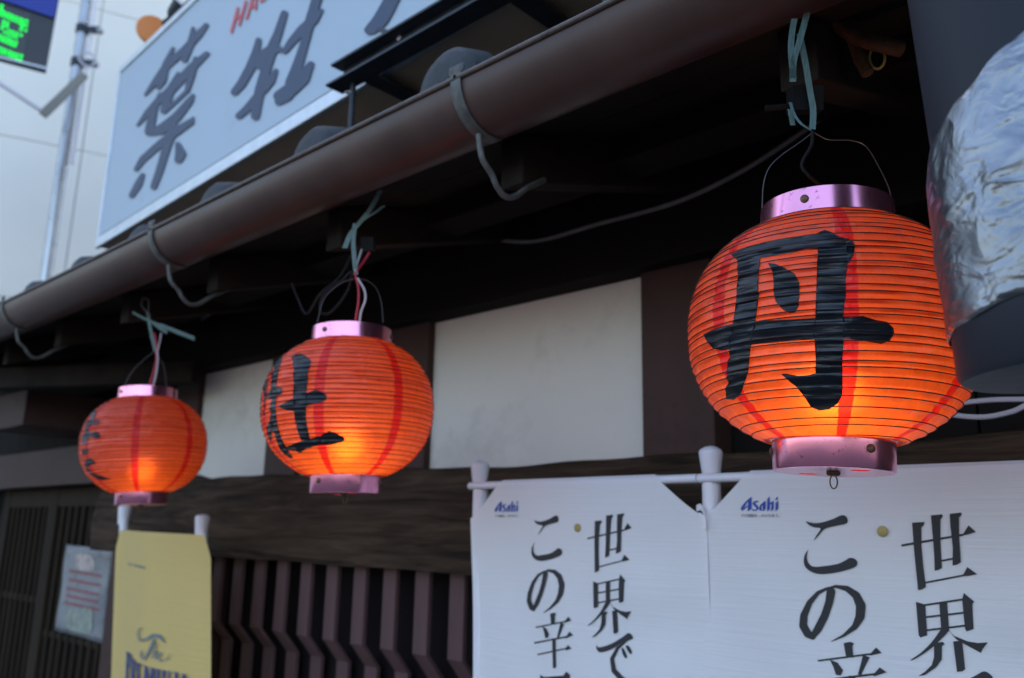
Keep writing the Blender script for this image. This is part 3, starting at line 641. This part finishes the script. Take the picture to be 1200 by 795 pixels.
mid = lantern(408.5, 479, 199, -.02, (374,482), 'glowing red lantern with an ox radical character, hung between plaster panel and gutter', oxl, top_mid, -41, -47)
Z3 = lambda P: unzoom(P, 85, 470, 6.625)
leafl = Z3([[(165,75),(185,80),(175,120),(160,150),(190,145),(210,160),(205,180),(170,188),(130,185),(120,205),(125,235),(150,245),(180,235),(205,245),(218,270),(205,290),(180,293),(150,280),(125,285),(110,320),(95,340),(76,340),(74,270),(82,250),(95,245),(100,215),(97,190),(112,165),(140,135)],
            [(72,385),(85,372),(120,375),(128,395),(115,412),(79,420)],
            [(100,460),(130,440),(150,450),(182,475),(175,492),(140,495),(115,515),(130,540),(170,565),(220,580),(300,608),(265,615),(220,618),(180,600),(150,580),(120,555),(97,515),(88,480)]])
def top_far(root, L):
    wire = lambda nm, pts, r_, mt: MB().tube(smooth_path([L(*p) for p in pts]), r_, 8).build(nm, mt, root, smooth=True, local=True)
    wire('flex', [(183,408),(183,422),(180,436),(176,449),(175,458)], .0026, m_redcord); wire('flex', [(184,408),(185,422),(183,438),(180,450),(179,458)], .0026, m_whcord)
    wire('flex', [(181,390),(183,400),(184,412)], .0028, m_redcord); wire('flex', [(189,390),(187,402),(184,414)], .0022, m_whcord)
    wire('bail_wire', [(181,412),(165,425),(152,440),(144,458)], .0009, m_wire); wire('bail_wire', [(181,412),(190,425),(194,440),(195,458)], .0009, m_wire)
    wire('hook_wire', [(172,366),(166,358),(168,350),(174,352),(174,362),(173,372)], .0022, m_galv)
    sd_ = Vector((0,0,1))
    rb = lambda pts, w, s=sd_: MB().ribbon(smooth_path([L(*p) for p in pts]), w, s).build('ribbon', m_ribbon, root, local=True, smooth=True)
    rb([(155,366),(170,374),(190,382),(210,390),(228,397)], [.008]*12+[.013]*13); rb([(176,376),(186,384),(196,390)], .010); rb([(173,366),(176,385),(182,412)], .010, L(180,0)-L(170,0))
far = lantern(169.5, 522, 139, -.055, (159,520), 'dim red lantern above the yellow banner, its leaf character turned to the side', leafl, top_far, 60, 70, .55)

# ------------------------------------------------------------------ nobori banners
FY = 1.45
Z6 = lambda P: unzoom(P, 930, 590, 3.879); Z7 = lambda P: unzoom(P, 610, 580, 3.698)
FX0 = PY(833,535,FY).x; FXL = FX0 - .619
def wave(x, z, ph):                                                    # gentle relief of the hanging cloth, x from the pole
    fall = min(1, max(0, (1.74-z)/.25))
    return .009*fall*math.sin(4.2*x/.6*1.4+ph+ (1.7-z)*1.5) + .0028*fall*math.sin(13*x+9*(1.7-z)+ph) + .0012*fall*math.sin(31*x-17*(1.7-z)+2*ph) + .004*math.exp(-((x-.5)/.09)**2)*math.sin(38*(1.72-z)+6*x)*fall
def chars_right():
    ch = {}
    ch['ko'] = [round_poly([(60,82),(100,90),(140,86),(190,70),(222,55),(242,58),(252,75),(247,92),(215,100),(170,110),(145,120),(120,148),(100,168),(112,145),(130,115),(100,110),(75,98)],3),
                round_poly([(75,210),(68,240),(75,270),(100,288),(150,285),(210,275),(245,258),(262,248),(285,252),(297,268),(290,288),(250,303),(190,317),(130,322),(90,312),(62,290),(54,262),(60,232)],3)]
    ch['no'] = stroke([(165,385,12),(120,406,18),(82,450,26),(57,510,34),(54,555,36),(75,592,36),(97,605,28)]) + stroke([(178,402,40),(170,450,36),(150,510,36),(120,570,36),(96,604,26)]) + stroke([(150,390,8),(200,377,14),(250,387,26),(292,418,36),(313,465,44),(309,515,42),(285,560,28),(235,600,14),(180,627,3)])
    ch['sekai'] = [[(540,88),(575,86),(597,85),(592,100),(582,110),(582,200),(590,290),(602,380),(585,392),(567,395),(560,330),(548,210)], [(625,55),(675,50),(680,58),(668,75),(667,160),(672,295),(658,303),(640,307),(638,230),(630,120)], [(710,48),(762,42),(765,52),(752,65),(752,150),(758,268),(740,280),(720,283),(722,200),(713,110)]] \
        + bar_((492,192),(770,143),10) + [[(765,147),(795,100),(828,130),(790,142)]] + bar_((668,262),(724,252),9) + bar_((598,361),(775,327),8) + [[(765,330),(787,290),(832,322),(790,331)]]
    ch['kai'] = [[(558,447),(600,460),(610,600),(580,610),(572,600)]] + bar_((595,463),(770,437),9) + [[(765,438),(772,408),(820,447),(812,460),(817,572),(785,583),(778,570)], [(662,455),(697,450),(708,582),(672,582)]] + bar_((600,518),(777,497),9) + bar_((607,577),(782,556),9) \
        + [round_poly([(672,570),(706,576),(670,620),(620,665),(560,705),(535,712),(580,680),(630,630)],3), [(700,572),(730,603),(790,628),(835,636),(880,633),(855,665),(848,682),(800,655),(740,620)], [(640,635),(680,630),(687,640),(675,650),(675,710),(650,745),(600,780),(570,785),(600,765),(630,735),(640,700)], [(725,628),(765,625),(778,755),(765,765),(742,767)]]
    out = {k: [[(lambda p: (p.x-FX0, p.z))(PY(x, y, FY-.022)) for x, y in poly] for poly in Z6(v)] for k, v in ch.items()}
    cl = {}
    cl['kara'] = [[(133,515),(150,510),(160,515),(155,525),(155,562),(137,562)]] + bar_((65,575),(200,549),6) + [[(195,553),(215,527),(228,545),(200,554)], [(95,570),(115,580),(127,605),(120,622),(108,620),(103,595)], [(180,552),(197,560),(190,575),(172,618),(163,618),(172,585)]] + bar_((57,643),(210,614),7) + [[(200,619),(220,592),(237,608),(205,622)], [(140,622),(157,622),(157,748),(142,752)]] + bar_((72,693),(210,664),6) + [[(200,669),(213,650),(230,667),(205,673)]]
    cl['kuchi'] = [[(83,780),(100,790),(190,783),(205,765),(222,780),(216,900),(200,900),(200,800),(105,808),(108,905),(92,905)]] + bar_((98,890),(210,880),8)
    cl['de'] = [round_poly([(337,650),(350,660),(400,645),(450,615),(475,598),(492,612),(490,625),(450,640),(400,670),(355,682),(338,668)],3)] + stroke([(470,630,6),(428,664,14),(406,710,18),(416,760,22),(450,795,24),(480,812,20)]) + [round_poly([(445,665),(455,665),(472,700),(465,707),(452,690)],3), round_poly([(462,655),(475,652),(492,678),(488,690),(475,678)],3)]
    out.update({k: [[(lambda p: (p.x-FXL, p.z))(PY(x, y, FY-.022)) for x, y in poly] for poly in Z7(v)] for k, v in cl.items()})
    Z8 = lambda P: unzoom(P, 860, 575, 19.87)
    lg = [[(340,232),(425,140),(425,425),(335,490)]] + stroke([(402,172,26),(300,270,40),(228,370,60),(203,425,70),(206,452,46)]) + stroke([(230,440,28),(300,380,24),(345,365,24)]) + stroke([(568,255,36),(500,272,40),(472,305,50),(540,370,56),(568,402,50),(535,458,32),(490,468,26),(452,448,36)]) \
        + stroke([(735,262,34),(645,355,44),(625,430,56),(655,458,36)]) + [[(690,300),(755,245),(755,430),(690,490)], [(790,200),(850,135),(855,440),(790,490)], [(895,285),(945,245),(945,430),(885,490)], [(985,190),(1045,135),(1040,200),(985,240)], [(990,290),(1050,240),(1050,425),(985,490)]] + stroke([(850,320,30),(900,285,36),(930,265,36)])
    out['logo'] = [[(lambda p: (p.x-FX0, p.z))(PY(x, y, FY-.022)) for x, y in poly] for poly in Z8(lg)]
    return out
CH = chars_right()
def tiny_text(body):                                                   # outline of small print from Blender's built in font
    cu = bpy.data.curves.new('t', 'FONT'); cu.body = body; cu.size = 1; o = bpy.data.objects.new('t', cu); COL.objects.link(o)
    bpy.context.view_layer.update(); me = bpy.data.meshes.new_from_object(o); v = [(p.co.x, p.co.y) for p in me.vertices]; f = [tuple(p.vertices) for p in me.polygons]
    bpy.data.objects.remove(o); bpy.data.meshes.remove(me); return v, f
TXT = tiny_text('その感動を、わかちあう。')
def banner(px, label, ph, cut_right, group, lean=0):
    root = empty('nobori_banner', (px, FY, 0), label, 'banner', group)
    zt = 1.757
    def W3(x, z, off): return Vector((px + x, FY - .022 + wave(x, z, ph) - off, z))
    MB().tube([(px+lean*1.7,FY,.05),(px,FY,zt-.004)], .0158, 18).build('pole', m_pole, root, smooth=True)
    MB().lathe([(.0175,-.036),(.0222,0),(.0225,.004),(.020,.009),(.011,.0145),(.0004,.0165)], (px,FY,zt), 20).build('pole_cap', m_pole, root, smooth=True)
    MB().lathe([(.0158,0),(.0178,.001),(.0178,.060),(.0158,.061)], (px+lean*.07,FY,zt-.115), 16).build('sleeve', m_pole, root, smooth=True)
    MB().tube([(px-.016,FY-.013,zt-.045),(px+.596,FY-.013,zt-.045)], .0085, 12).build('crossbar', m_pole, root, smooth=True)
    MB().ball((px-.016,FY-.013,zt-.045), .009, 10).build('end_knob', m_pole, root, smooth=True)
    MB().lathe([(.16,0),(.16,.05),(.13,.07),(.02,.07)], (px+lean*1.7,FY,0), 24).build('pole_base', m_gcord, root, smooth=True)
    # cloth, corners cut away round the bar ends
    x0, x1, zt2, zb = -.012, .618, zt-.0345, .30
    n, k = 60, 120; v = []; f = []; m = MB(); c1 = .10
    zs = [zt2 - .11*j/14 for j in range(14)] + [zt2-.11 - (zt2-.11-zb)*j/(k-14) for j in range(k-14+1)]
    for z in zs:
        d = zt2 - z; ins = c1*max(0, 1-d/.085)**.85
        a_ = x0 + ins + d*lean; b_ = x1 - (ins*1.15 if cut_right else ins*.9) 
        for i in range(n+1):
            x = a_ + (b_-a_)*i/n; top = 0
            p = W3(x, z, top); 
            if d < .012: p.y = FY - .013 - .0095*math.sqrt(max(0, 1-((d-.012)/.012)**2)) - .0003
            v.append(p)
    m.add(v, [(j*(n+1)+i, j*(n+1)+i+1, (j+1)*(n+1)+i+1, (j+1)*(n+1)+i) for j in range(len(zs)-1) for i in range(n)])
    m.build('cloth', m_flag, root, smooth=True, angle=180)
    for nm, key, mt in (('character','ko',m_ink),('character','no',m_ink),('character','kara',m_ink),('character','kuchi',m_ink),('character','sekai',m_ink),('character','kai',m_ink),('character','de',m_ink),('logo','logo',m_blue)):
        print_on(nm, CH[key], lambda x, z: W3(x, z, .0014), mt, root, grid=.012)
    lx = [q[0] for p in CH['logo'] for q in p]; lz = min(q[1] for p in CH['logo'] for q in p)
    tv, tf = TXT; sc = (max(lx)-min(lx))*1.02/max(x for x, y in tv)
    MB().add([W3(min(lx)+x*sc, lz-.0095+y*sc, .0013) for x, y in tv], tf).build('small_print', m_ink, root)
    ey = PY(1035,623,FY-.022); MB().lathe([(.0004,.0016),(.006,.0016),(.0085,.001),(.0088,0)], W3(ey.x-FX0, ey.z, .0012), 20, Vector((0,-1,0))).build('eyelet', m_gromm, root, smooth=True)
    if cut_right:
        tp = Vector((px+.612, FY-.016, 1.652))
        MB().ribbon(smooth_path([tp+Vector((-.018,0,.004)), tp+Vector((-.006,-.004,.006)), tp+Vector((.006,-.012,-.006)), tp+Vector((.012,-.016,-.03))],4), .012, (0,0,1)).build('tie_tape', m_flag, root)
        MB().ribbon(smooth_path([tp+Vector((-.012,-.002,-.004)), tp+Vector((0,-.008,-.014)), tp+Vector((.002,-.010,-.034))],4), .009, (1,0,0)).build('tie_tape', m_flag, root)
    return root
NG = 'white beer banners on poles'
banner(FXL, 'white printed banner whose upper right corner is tied back to the neighbouring banner pole', .4, True, NG, .055)
banner(FX0, 'white printed banner directly beneath the large lantern', 2.2, False, NG, -.008)

# yellow banner
ya, yb = PY(146,600,FY), PY(237,612,FY)
yel = empty('yellow_banner', (ya.x, FY, 0), 'yellow banner with navy script lettering stretched between two white poles', 'banner')
for p, xx in ((ya, ya.x), (yb, yb.x)):
    zt = p.z + .012
    MB().tube([(xx+.2*(zt-.05),FY,.05),(xx,FY,zt-.01)], .017, 14).build('pole', m_pole, yel, smooth=True)
    MB().lathe([(.019,-.06),(.024,0),(.023,.008),(.012,.012),(.0004,.013)], (xx,FY,zt), 16).build('pole_cap', m_pole, yel, smooth=True)
    MB().lathe([(.16,0),(.16,.05),(.13,.07),(.02,.07)], (xx+.2*zt,FY,0), 24).build('pole_base', m_gcord, yel, smooth=True)
yw = yb.x - ya.x
def YW(x, z, off):
    t = (x-ya.x)/yw
    return Vector((x, FY-.036 - .016*math.sin(math.pi*min(1,max(0,t)))**2 + .006*math.sin(5*t+1) + .0012*math.sin(14*t+3*z)  - off, z))
yl, yr = PY(139,650,FY-.036).x - .055, PY(245,650,FY-.036).x - .01
m = MB(); v = []; n = 48; k = 60; ztop = PY(190,624,FY).z
for j in range(k+1):
    d = (ztop-.25)*(j/k)**1.5; z = ztop-d
    ins = .055*max(0, 1-d/.07)
    for i in range(n+1):
        x = yl + ins*.6 + (yr-yl-ins*1.3)*i/n; p = YW(x, z + .012*(1-2*i/n)*.4, 0); p.x += .2*d; v.append(p)
m.add(v, [(j*(n+1)+i, j*(n+1)+i+1, (j+1)*(n+1)+i+1, (j+1)*(n+1)+i) for j in range(k) for i in range(n)]); m.build('cloth', m_yel, yel, smooth=True, angle=180)
ZY = lambda P: unzoom(P, 135, 640, 5.13)
def yp(x, y): p = PY(x, y, FY-.06); q = YW(p.x-.2*(ztop-p.z), p.z, .007); q.x = p.x; return q
the = []
for st in ([(165,492,5),(142,500,6),(135,535,8),(150,568,10),(190,560,12),(228,538,20),(258,542,20),(283,580,5)], [(232,565,14),(206,630,14),(180,678,12),(157,668,8),(160,632,10)], [(246,585,6),(222,672,8)], [(226,652,6),(245,632,7),(240,680,7),(252,672,5)], [(252,670,5),(270,650,5),(264,640,5),(252,670,5),(264,694,6),(298,680,5),(312,655,4)]): the += stroke(st)
print_on('script_lettering', ZY(the), yp, m_greyp, yel, grid=1.2)
pm = bar_((55,640),(47,830),16) + stroke([(58,645,10),(80,668,14),(76,715,12),(55,735,8)]) + bar_((97,682),(89,850),15) + stroke([(97,688,9),(117,705,13),(113,745,11),(96,760,8)]) + bar_((100,755),(118,860),11) \
   + bar_((142,705),(135,880),15) + bar_((142,708),(165,716),8) + bar_((138,780),(156,786),8) + bar_((185,722),(176,890),9) + bar_((188,725),(200,860),13) + bar_((222,732),(202,860),9) + bar_((226,735),(219,900),14) \
   + bar_((252,742),(245,910),15) + bar_((282,750),(276,890),15) + bar_((310,757),(303,900),9) + bar_((344,762),(337,910),9) + bar_((346,764),(358,890),13) + bar_((386,772),(362,890),9) + bar_((390,775),(383,920),14)
for x, y in ((55,640),(97,682),(142,705),(185,722),(226,735),(252,742),(282,750),(310,757),(344,762),(390,775)): pm += bar_((x-14,y-1),(x+12,y+5),6)
print_on('bold_lettering', ZY(pm), yp, m_navyp, yel, grid=1.2)
sm = []
for i, x in enumerate((52,66,80,98,110,120,131,142,152,162,172)): sm += bar_((x,106+i*2.3),(x+9,108+i*2.3),8+3*(i%3))
print_on('small_print', ZY(sm), yp, m_greyp, yel)

# ------------------------------------------------------------------ notice on the lattice door
Z9 = lambda P: unzoom(P, 60, 630, 6.1)
NY = 1.728
npx = Z9([[(112,50),(440,85),(352,760),(40,665)]])[0]
cor = [PY(x, y, NY) for x, y in npx]
note = empty('paper_notice', (sum(cor, Vector())/4), 'crinkled laminated notice with red lines of print on the lattice door', 'notice')
def bil(s, t, off=0):
    p = cor[0]*(1-s)*(1-t)+cor[1]*s*(1-t)+cor[2]*s*t+cor[3]*(1-s)*t
    return p + Vector((0, -off - .006*math.sin(3*s+2*t) - .003*math.sin(9*t+4*s), 0))
m = MB(); n = 16; m.add([bil(i/n, j/n) for j in range(n+1) for i in range(n+1)], [(j*(n+1)+i, j*(n+1)+i+1, (j+1)*(n+1)+i+1, (j+1)*(n+1)+i) for j in range(n) for i in range(n)])
m.build('sheet', m_notice, note, smooth=True, solid=.001)
rnd = random.Random(11)
for t in (.30,.40,.50,.58,.66):
    s = .14 + rnd.uniform(0,.06); rows = []
    while s < .84:
        w = rnd.uniform(.03,.08); hh = rnd.uniform(.010,.02); rows += [[(s,t-hh),(s+w*1.05,t-hh),(s+w*1.05,t+.018),(s,t+.018)]]; s += w
    print_on('red_print', rows, lambda s, t: bil(s, t, .0025), m_paperred, note, grid=.05)
print_on('picture', [round_poly([(.28,.10),(.5,.08),(.66,.12),(.68,.24),(.5,.27),(.3,.25)],2)], lambda s, t: bil(s, t, .0025), m_paperpic, note, grid=.05)
print_on('picture', [round_poly([(.22,.73),(.5,.70),(.72,.66),(.76,.92),(.5,.95),(.24,.93)],2)], lambda s, t: bil(s, t, .0025), m_papergrn, note, grid=.05)

# ------------------------------------------------------------------ cables under the eave
def cable(name, pts, r_, mt, label, grp=None):
    o = MB().tube(smooth_path(pts, 6), r_, 8).build(name, mt, None, smooth=True); tag(o, label, 'cable', grp); return o
cable('eave_cable', [PY(u, v, 1.585) for u, v in ((440,292),(470,288),(505,281),(560,279),(625,283),(700,263),(790,238),(860,206),(915,172),(960,140),(1000,105))], .0055, m_gcord, 'grey cable sagging along the eave beam above the plaster panel')
cable('lamp_cable', [PY(u, v, 1.56) for u, v in ((215,390),(232,378),(250,366),(285,352),(318,343),(336,335),(345,318),(360,300))], .006, m_gcord, 'thin grey cable clipped along the beam beside the yellow banner lantern')
cable('white_flex', [PY(u, v, 1.60) for u, v in ((1090,487),(1120,474),(1160,469),(1200,468),(1260,466))], .0045, m_whcord, 'straighter white flex behind the large lantern')
cable('white_flex', [PY(u, v, 1.60) for u, v in ((1090,478),(1115,486),(1150,489),(1180,484),(1200,476),(1260,440))], .0045, m_whcord, 'sagging white flex behind the large lantern')
# rusted iron bracket over the large lantern
ir = empty('iron_bracket', PY(1000,45,1.12), 'rusted bent iron bracket under the eave above the large lantern', 'bracket')
MB().tube(smooth_path([PY(945,-30,1.12), PY(965,6,1.12), PY(985,30,1.12), PY(1010,46,1.12), PY(1035,53,1.12), PY(1056,58,1.14)], 6), .011, 12).build('curved_arm', m_rust, ir, smooth=True)
MB().tube(smooth_path([PY(972,-20,1.13), PY(988,18,1.13), PY(1000,45,1.13), PY(1010,72,1.13), PY(1017,86,1.13)], 6), [.010]*19+[.009]*6, 10).build('stay', m_rust, ir, smooth=True)
MB().tube([PY(1028+9*math.cos(t), 68+13*math.sin(t), 1.13) for t in [2*math.pi*k/16 for k in range(16)]], .002, 6, closed=True).build('wire_loop', m_gromm, ir, smooth=True)

# ------------------------------------------------------------------ taped duct at the right
DC = Vector((-.109, .822, 1.738)); DR = .11
DQ = Vector((0,0,1)).rotation_difference((Vector((0,0,1)) - RGT*.055).normalized())
duct = empty('hanging_duct', DC, 'thick black duct hanging by the gutter, wrapped in crinkled silver tape', 'duct')
duct.rotation_mode = 'QUATERNION'; duct.rotation_quaternion = DQ
MB().lathe([(.102,.10),(.100,1.2),(.0005,1.2)], n=64).build('pipe', m_duct, duct, smooth=True, local=True)
m = MB(); v = []; n = 180; rr = random.Random(9); rows = 60
ph = [(rr.uniform(0,6), rr.randint(3,17), rr.uniform(20,90), rr.uniform(-1,1)) for _ in range(16)]
for j in range(rows+1):
    for i in range(n):
        t = 2*math.pi*i/n; c_ = math.cos(t+R(50))
        zl = .045 + .012*c_ + .0012*math.sin(9*t); zh = .214 + .060*c_ + .002*math.sin(7*t) + .0015*math.sin(17*t+1); z = zl + (zh-zl)*j/rows
        b = sum(.00028*max(-.3, math.sin(q[1]*t*(1 if k%2 else -1)+q[2]*z+q[0])) for k, q in enumerate(ph)) + .0012*math.exp(-((z-.13-.05*c_)/.004)**2)
        e = -.0075*max(0, (z-.15)/.1) - (0 if 0 < j < rows else .002)
        v.append(((DR+.001+b+e)*math.cos(t), (DR+.001+b+e)*math.sin(t), z))
m.add(v, [(j*n+i, j*n+(i+1)%n, (j+1)*n+(i+1)%n, (j+1)*n+i) for j in range(rows) for i in range(n)]); m.build('tape_wrap', m_tape, duct, smooth=True, angle=60, local=True)
MB().lathe([(DR-.004,.10),(DR-.001,.09),(DR-.001,.006),(DR-.004,.001)], n=64).build('end_sleeve', m_duct, duct, smooth=True, local=True)
MB().lathe([(DR-.004,.001),(DR-.008,-.001),(.06,.000),(.0005,.001)], n=64).build('end_cap', m_ductend, duct, smooth=True, local=True)
MB().bar((0,-.13,.66), (0,.30,.66), .03, .01).build('support_arm', m_steel, duct, local=True)

# ------------------------------------------------------------------ neighbouring building and street furniture beyond
bd = Vector((math.cos(R(71)), math.sin(R(71)), 0)); bn = Vector((bd.y, -bd.x, 0)); b0_ = PD(100,150,9.5); b0_.z = 0
nb = empty('neighbour_building', b0_, 'pale panelled building across the side street behind the sign', 'building')
def NB(s, z, off): p = b0_ + bd*s + bn*off; return Vector((p.x, p.y, z))
def nbox(nm, s0, s1, z0, z1, o0, o1, mt):
    return MB().add([NB(s0,z0,o0),NB(s1,z0,o0),NB(s1,z0,o1),NB(s0,z0,o1),NB(s0,z1,o0),NB(s1,z1,o0),NB(s1,z1,o1),NB(s0,z1,o1)], [(0,3,2,1),(4,5,6,7),(0,1,5,4),(1,2,6,5),(2,3,7,6),(3,0,4,7)]).build(nm, mt, nb)
nbox('core_wall', -6, 14, 0, 12, -5, -.03, mat('joint grey', (.46,.45,.42), .8))
pw, phh = 1.15, 1.75
for i in range(-5, 12):
    for j in range(6):
        if -6 <= i*pw and (i+1)*pw <= 14: nbox('wall_panel', i*pw+.005, (i+1)*pw-.005, j*phh+.005+.4, (j+1)*phh-.005+.4, -.04, random.uniform(-.001,.001), m_pale)
# pole with clamps
pp = PD(75,180,7.8); pb = Vector((pp.x, pp.y, 0))
up_ = empty('utility_pole', pb, 'slim galvanised pole with cable clamps beside the pale building', 'pole')
MB().tube([pb, pb+Vector((0,0,9))], .048, 16).build('shaft', m_chrome, up_, smooth=True)
sdp = (RGT - Vector((0,0,RGT.z))).normalized()
MB().tube([pb+sdp*.085+Vector((0,0,pp.z-.1)), pb+sdp*.085+Vector((0,0,9))], .016, 10).build('conduit', m_pole, up_, smooth=True)
for (u, v) in ((98,14),(92,60)):
    z = PD(u, v, 7.8).z; c = pb + Vector((0,0,z))
    MB().lathe([(.04,-.04),(.058,-.04),(.058,.04),(.04,.04)], c, 16).obox(c+sdp*.11, sdp*.06, Vector((0,0,.03)), FWD*.03).build('clamp', m_steel, up_)
    MB().ball(c+sdp*.17+Vector((0,0,-.01)), .035, 10).build('bolt', m_chrome, up_, smooth=True)
MB().tube(smooth_path([PD(92,64,7.75), PD(104,62,7.7), PD(112,70,7.7), PD(108,78,7.7), PD(98,76,7.72), PD(92,68,7.75)]), .009, 8).build('cable_loop', m_whcord, up_, smooth=True)
MB().bar(PD(50,135,7.6), PD(99,88,7.85), .05, .07).build('bracket_arm', m_lat if False else mat('grey bracket', (.30,.29,.25), .6), up_)
MB().tube([PD(-60,58,7.4), PD(50,131,7.62)], .02, 10).build('stay_rod', m_pole, up_, smooth=True)
# led display
Zl = lambda x, y: (x/7.95, y/7.95)
LDp = PD(20,40,6.2); ln = (bn*.9 + Vector((.1,-.3,0))).normalized(); ln = bn.copy()
def on_led(x, y, off=0):
    d = ray(*Zl(x, y)); t = ((LDp-EYE).dot(ln)+off)/d.dot(ln); return EYE + d*t
led = empty('led_display', on_led(0,600) - Vector((0,0,.2)), 'dark led display board with green lit characters and blue header', 'display')
def slab(nm, pts, o0, o1, mt):
    n = len(pts); v = [on_led(x, y, o0) for x, y in pts] + [on_led(x, y, o1) for x, y in pts]
    return MB().add(v, [tuple(range(n)), tuple(range(2*n-1,n-1,-1))] + [(i, n+i, n+(i+1)%n, (i+1)%n) for i in range(n)]).build(nm, mt, led)
slab('case', [(-900,-560),(598,-262),(425,690),(-1060,300)], -.18, 0, m_led_case)
slab('blue_header', [(-900,-560),(598,-262),(512,165),(-560,-260)][0:2] + [(507,168),(-950,-330)], .0, .02, m_led_blue)
slab('screen', [(-900,-240),(285,135),(210,560),(-960,150)], .002, .006, mat('led screen', (.05,.055,.06), .4))
slab('bottom_rail', [(-1060,262),(432,628),(430,646),(-1062,280)], .003, .03, m_alu)
dots = [(20,55),(15,90),(15,108),(45,120),(82,135),(115,150),(150,165),(185,180),(215,190),(250,200),(10,140),(45,152),(78,167),(110,184),(145,196),(180,214),(212,225),(245,240),(240,285),(205,248),(196,278),
        (35,203),(70,218),(30,235),(65,250),(20,265),(45,303),(85,290),(80,325),(120,302),(115,338),(155,315),(150,348),(195,330),(10,340),(45,355),(40,388),(8,372),(80,370),(75,402),(110,385),(108,417),(150,397),(140,428),
        (15,455),(10,490),(50,470),(45,500),(90,485),(85,515),(125,500),(120,530),(160,512),(155,545),(200,522),(190,557),(-20,60),(-22,100),(-25,130),(-20,330),(-25,360),(-20,445),(-25,478)]
for x, y in dots:
    MB().ball(on_led(x, y, .008), .0098, 8).build('led_dot', m_led, led, smooth=True)
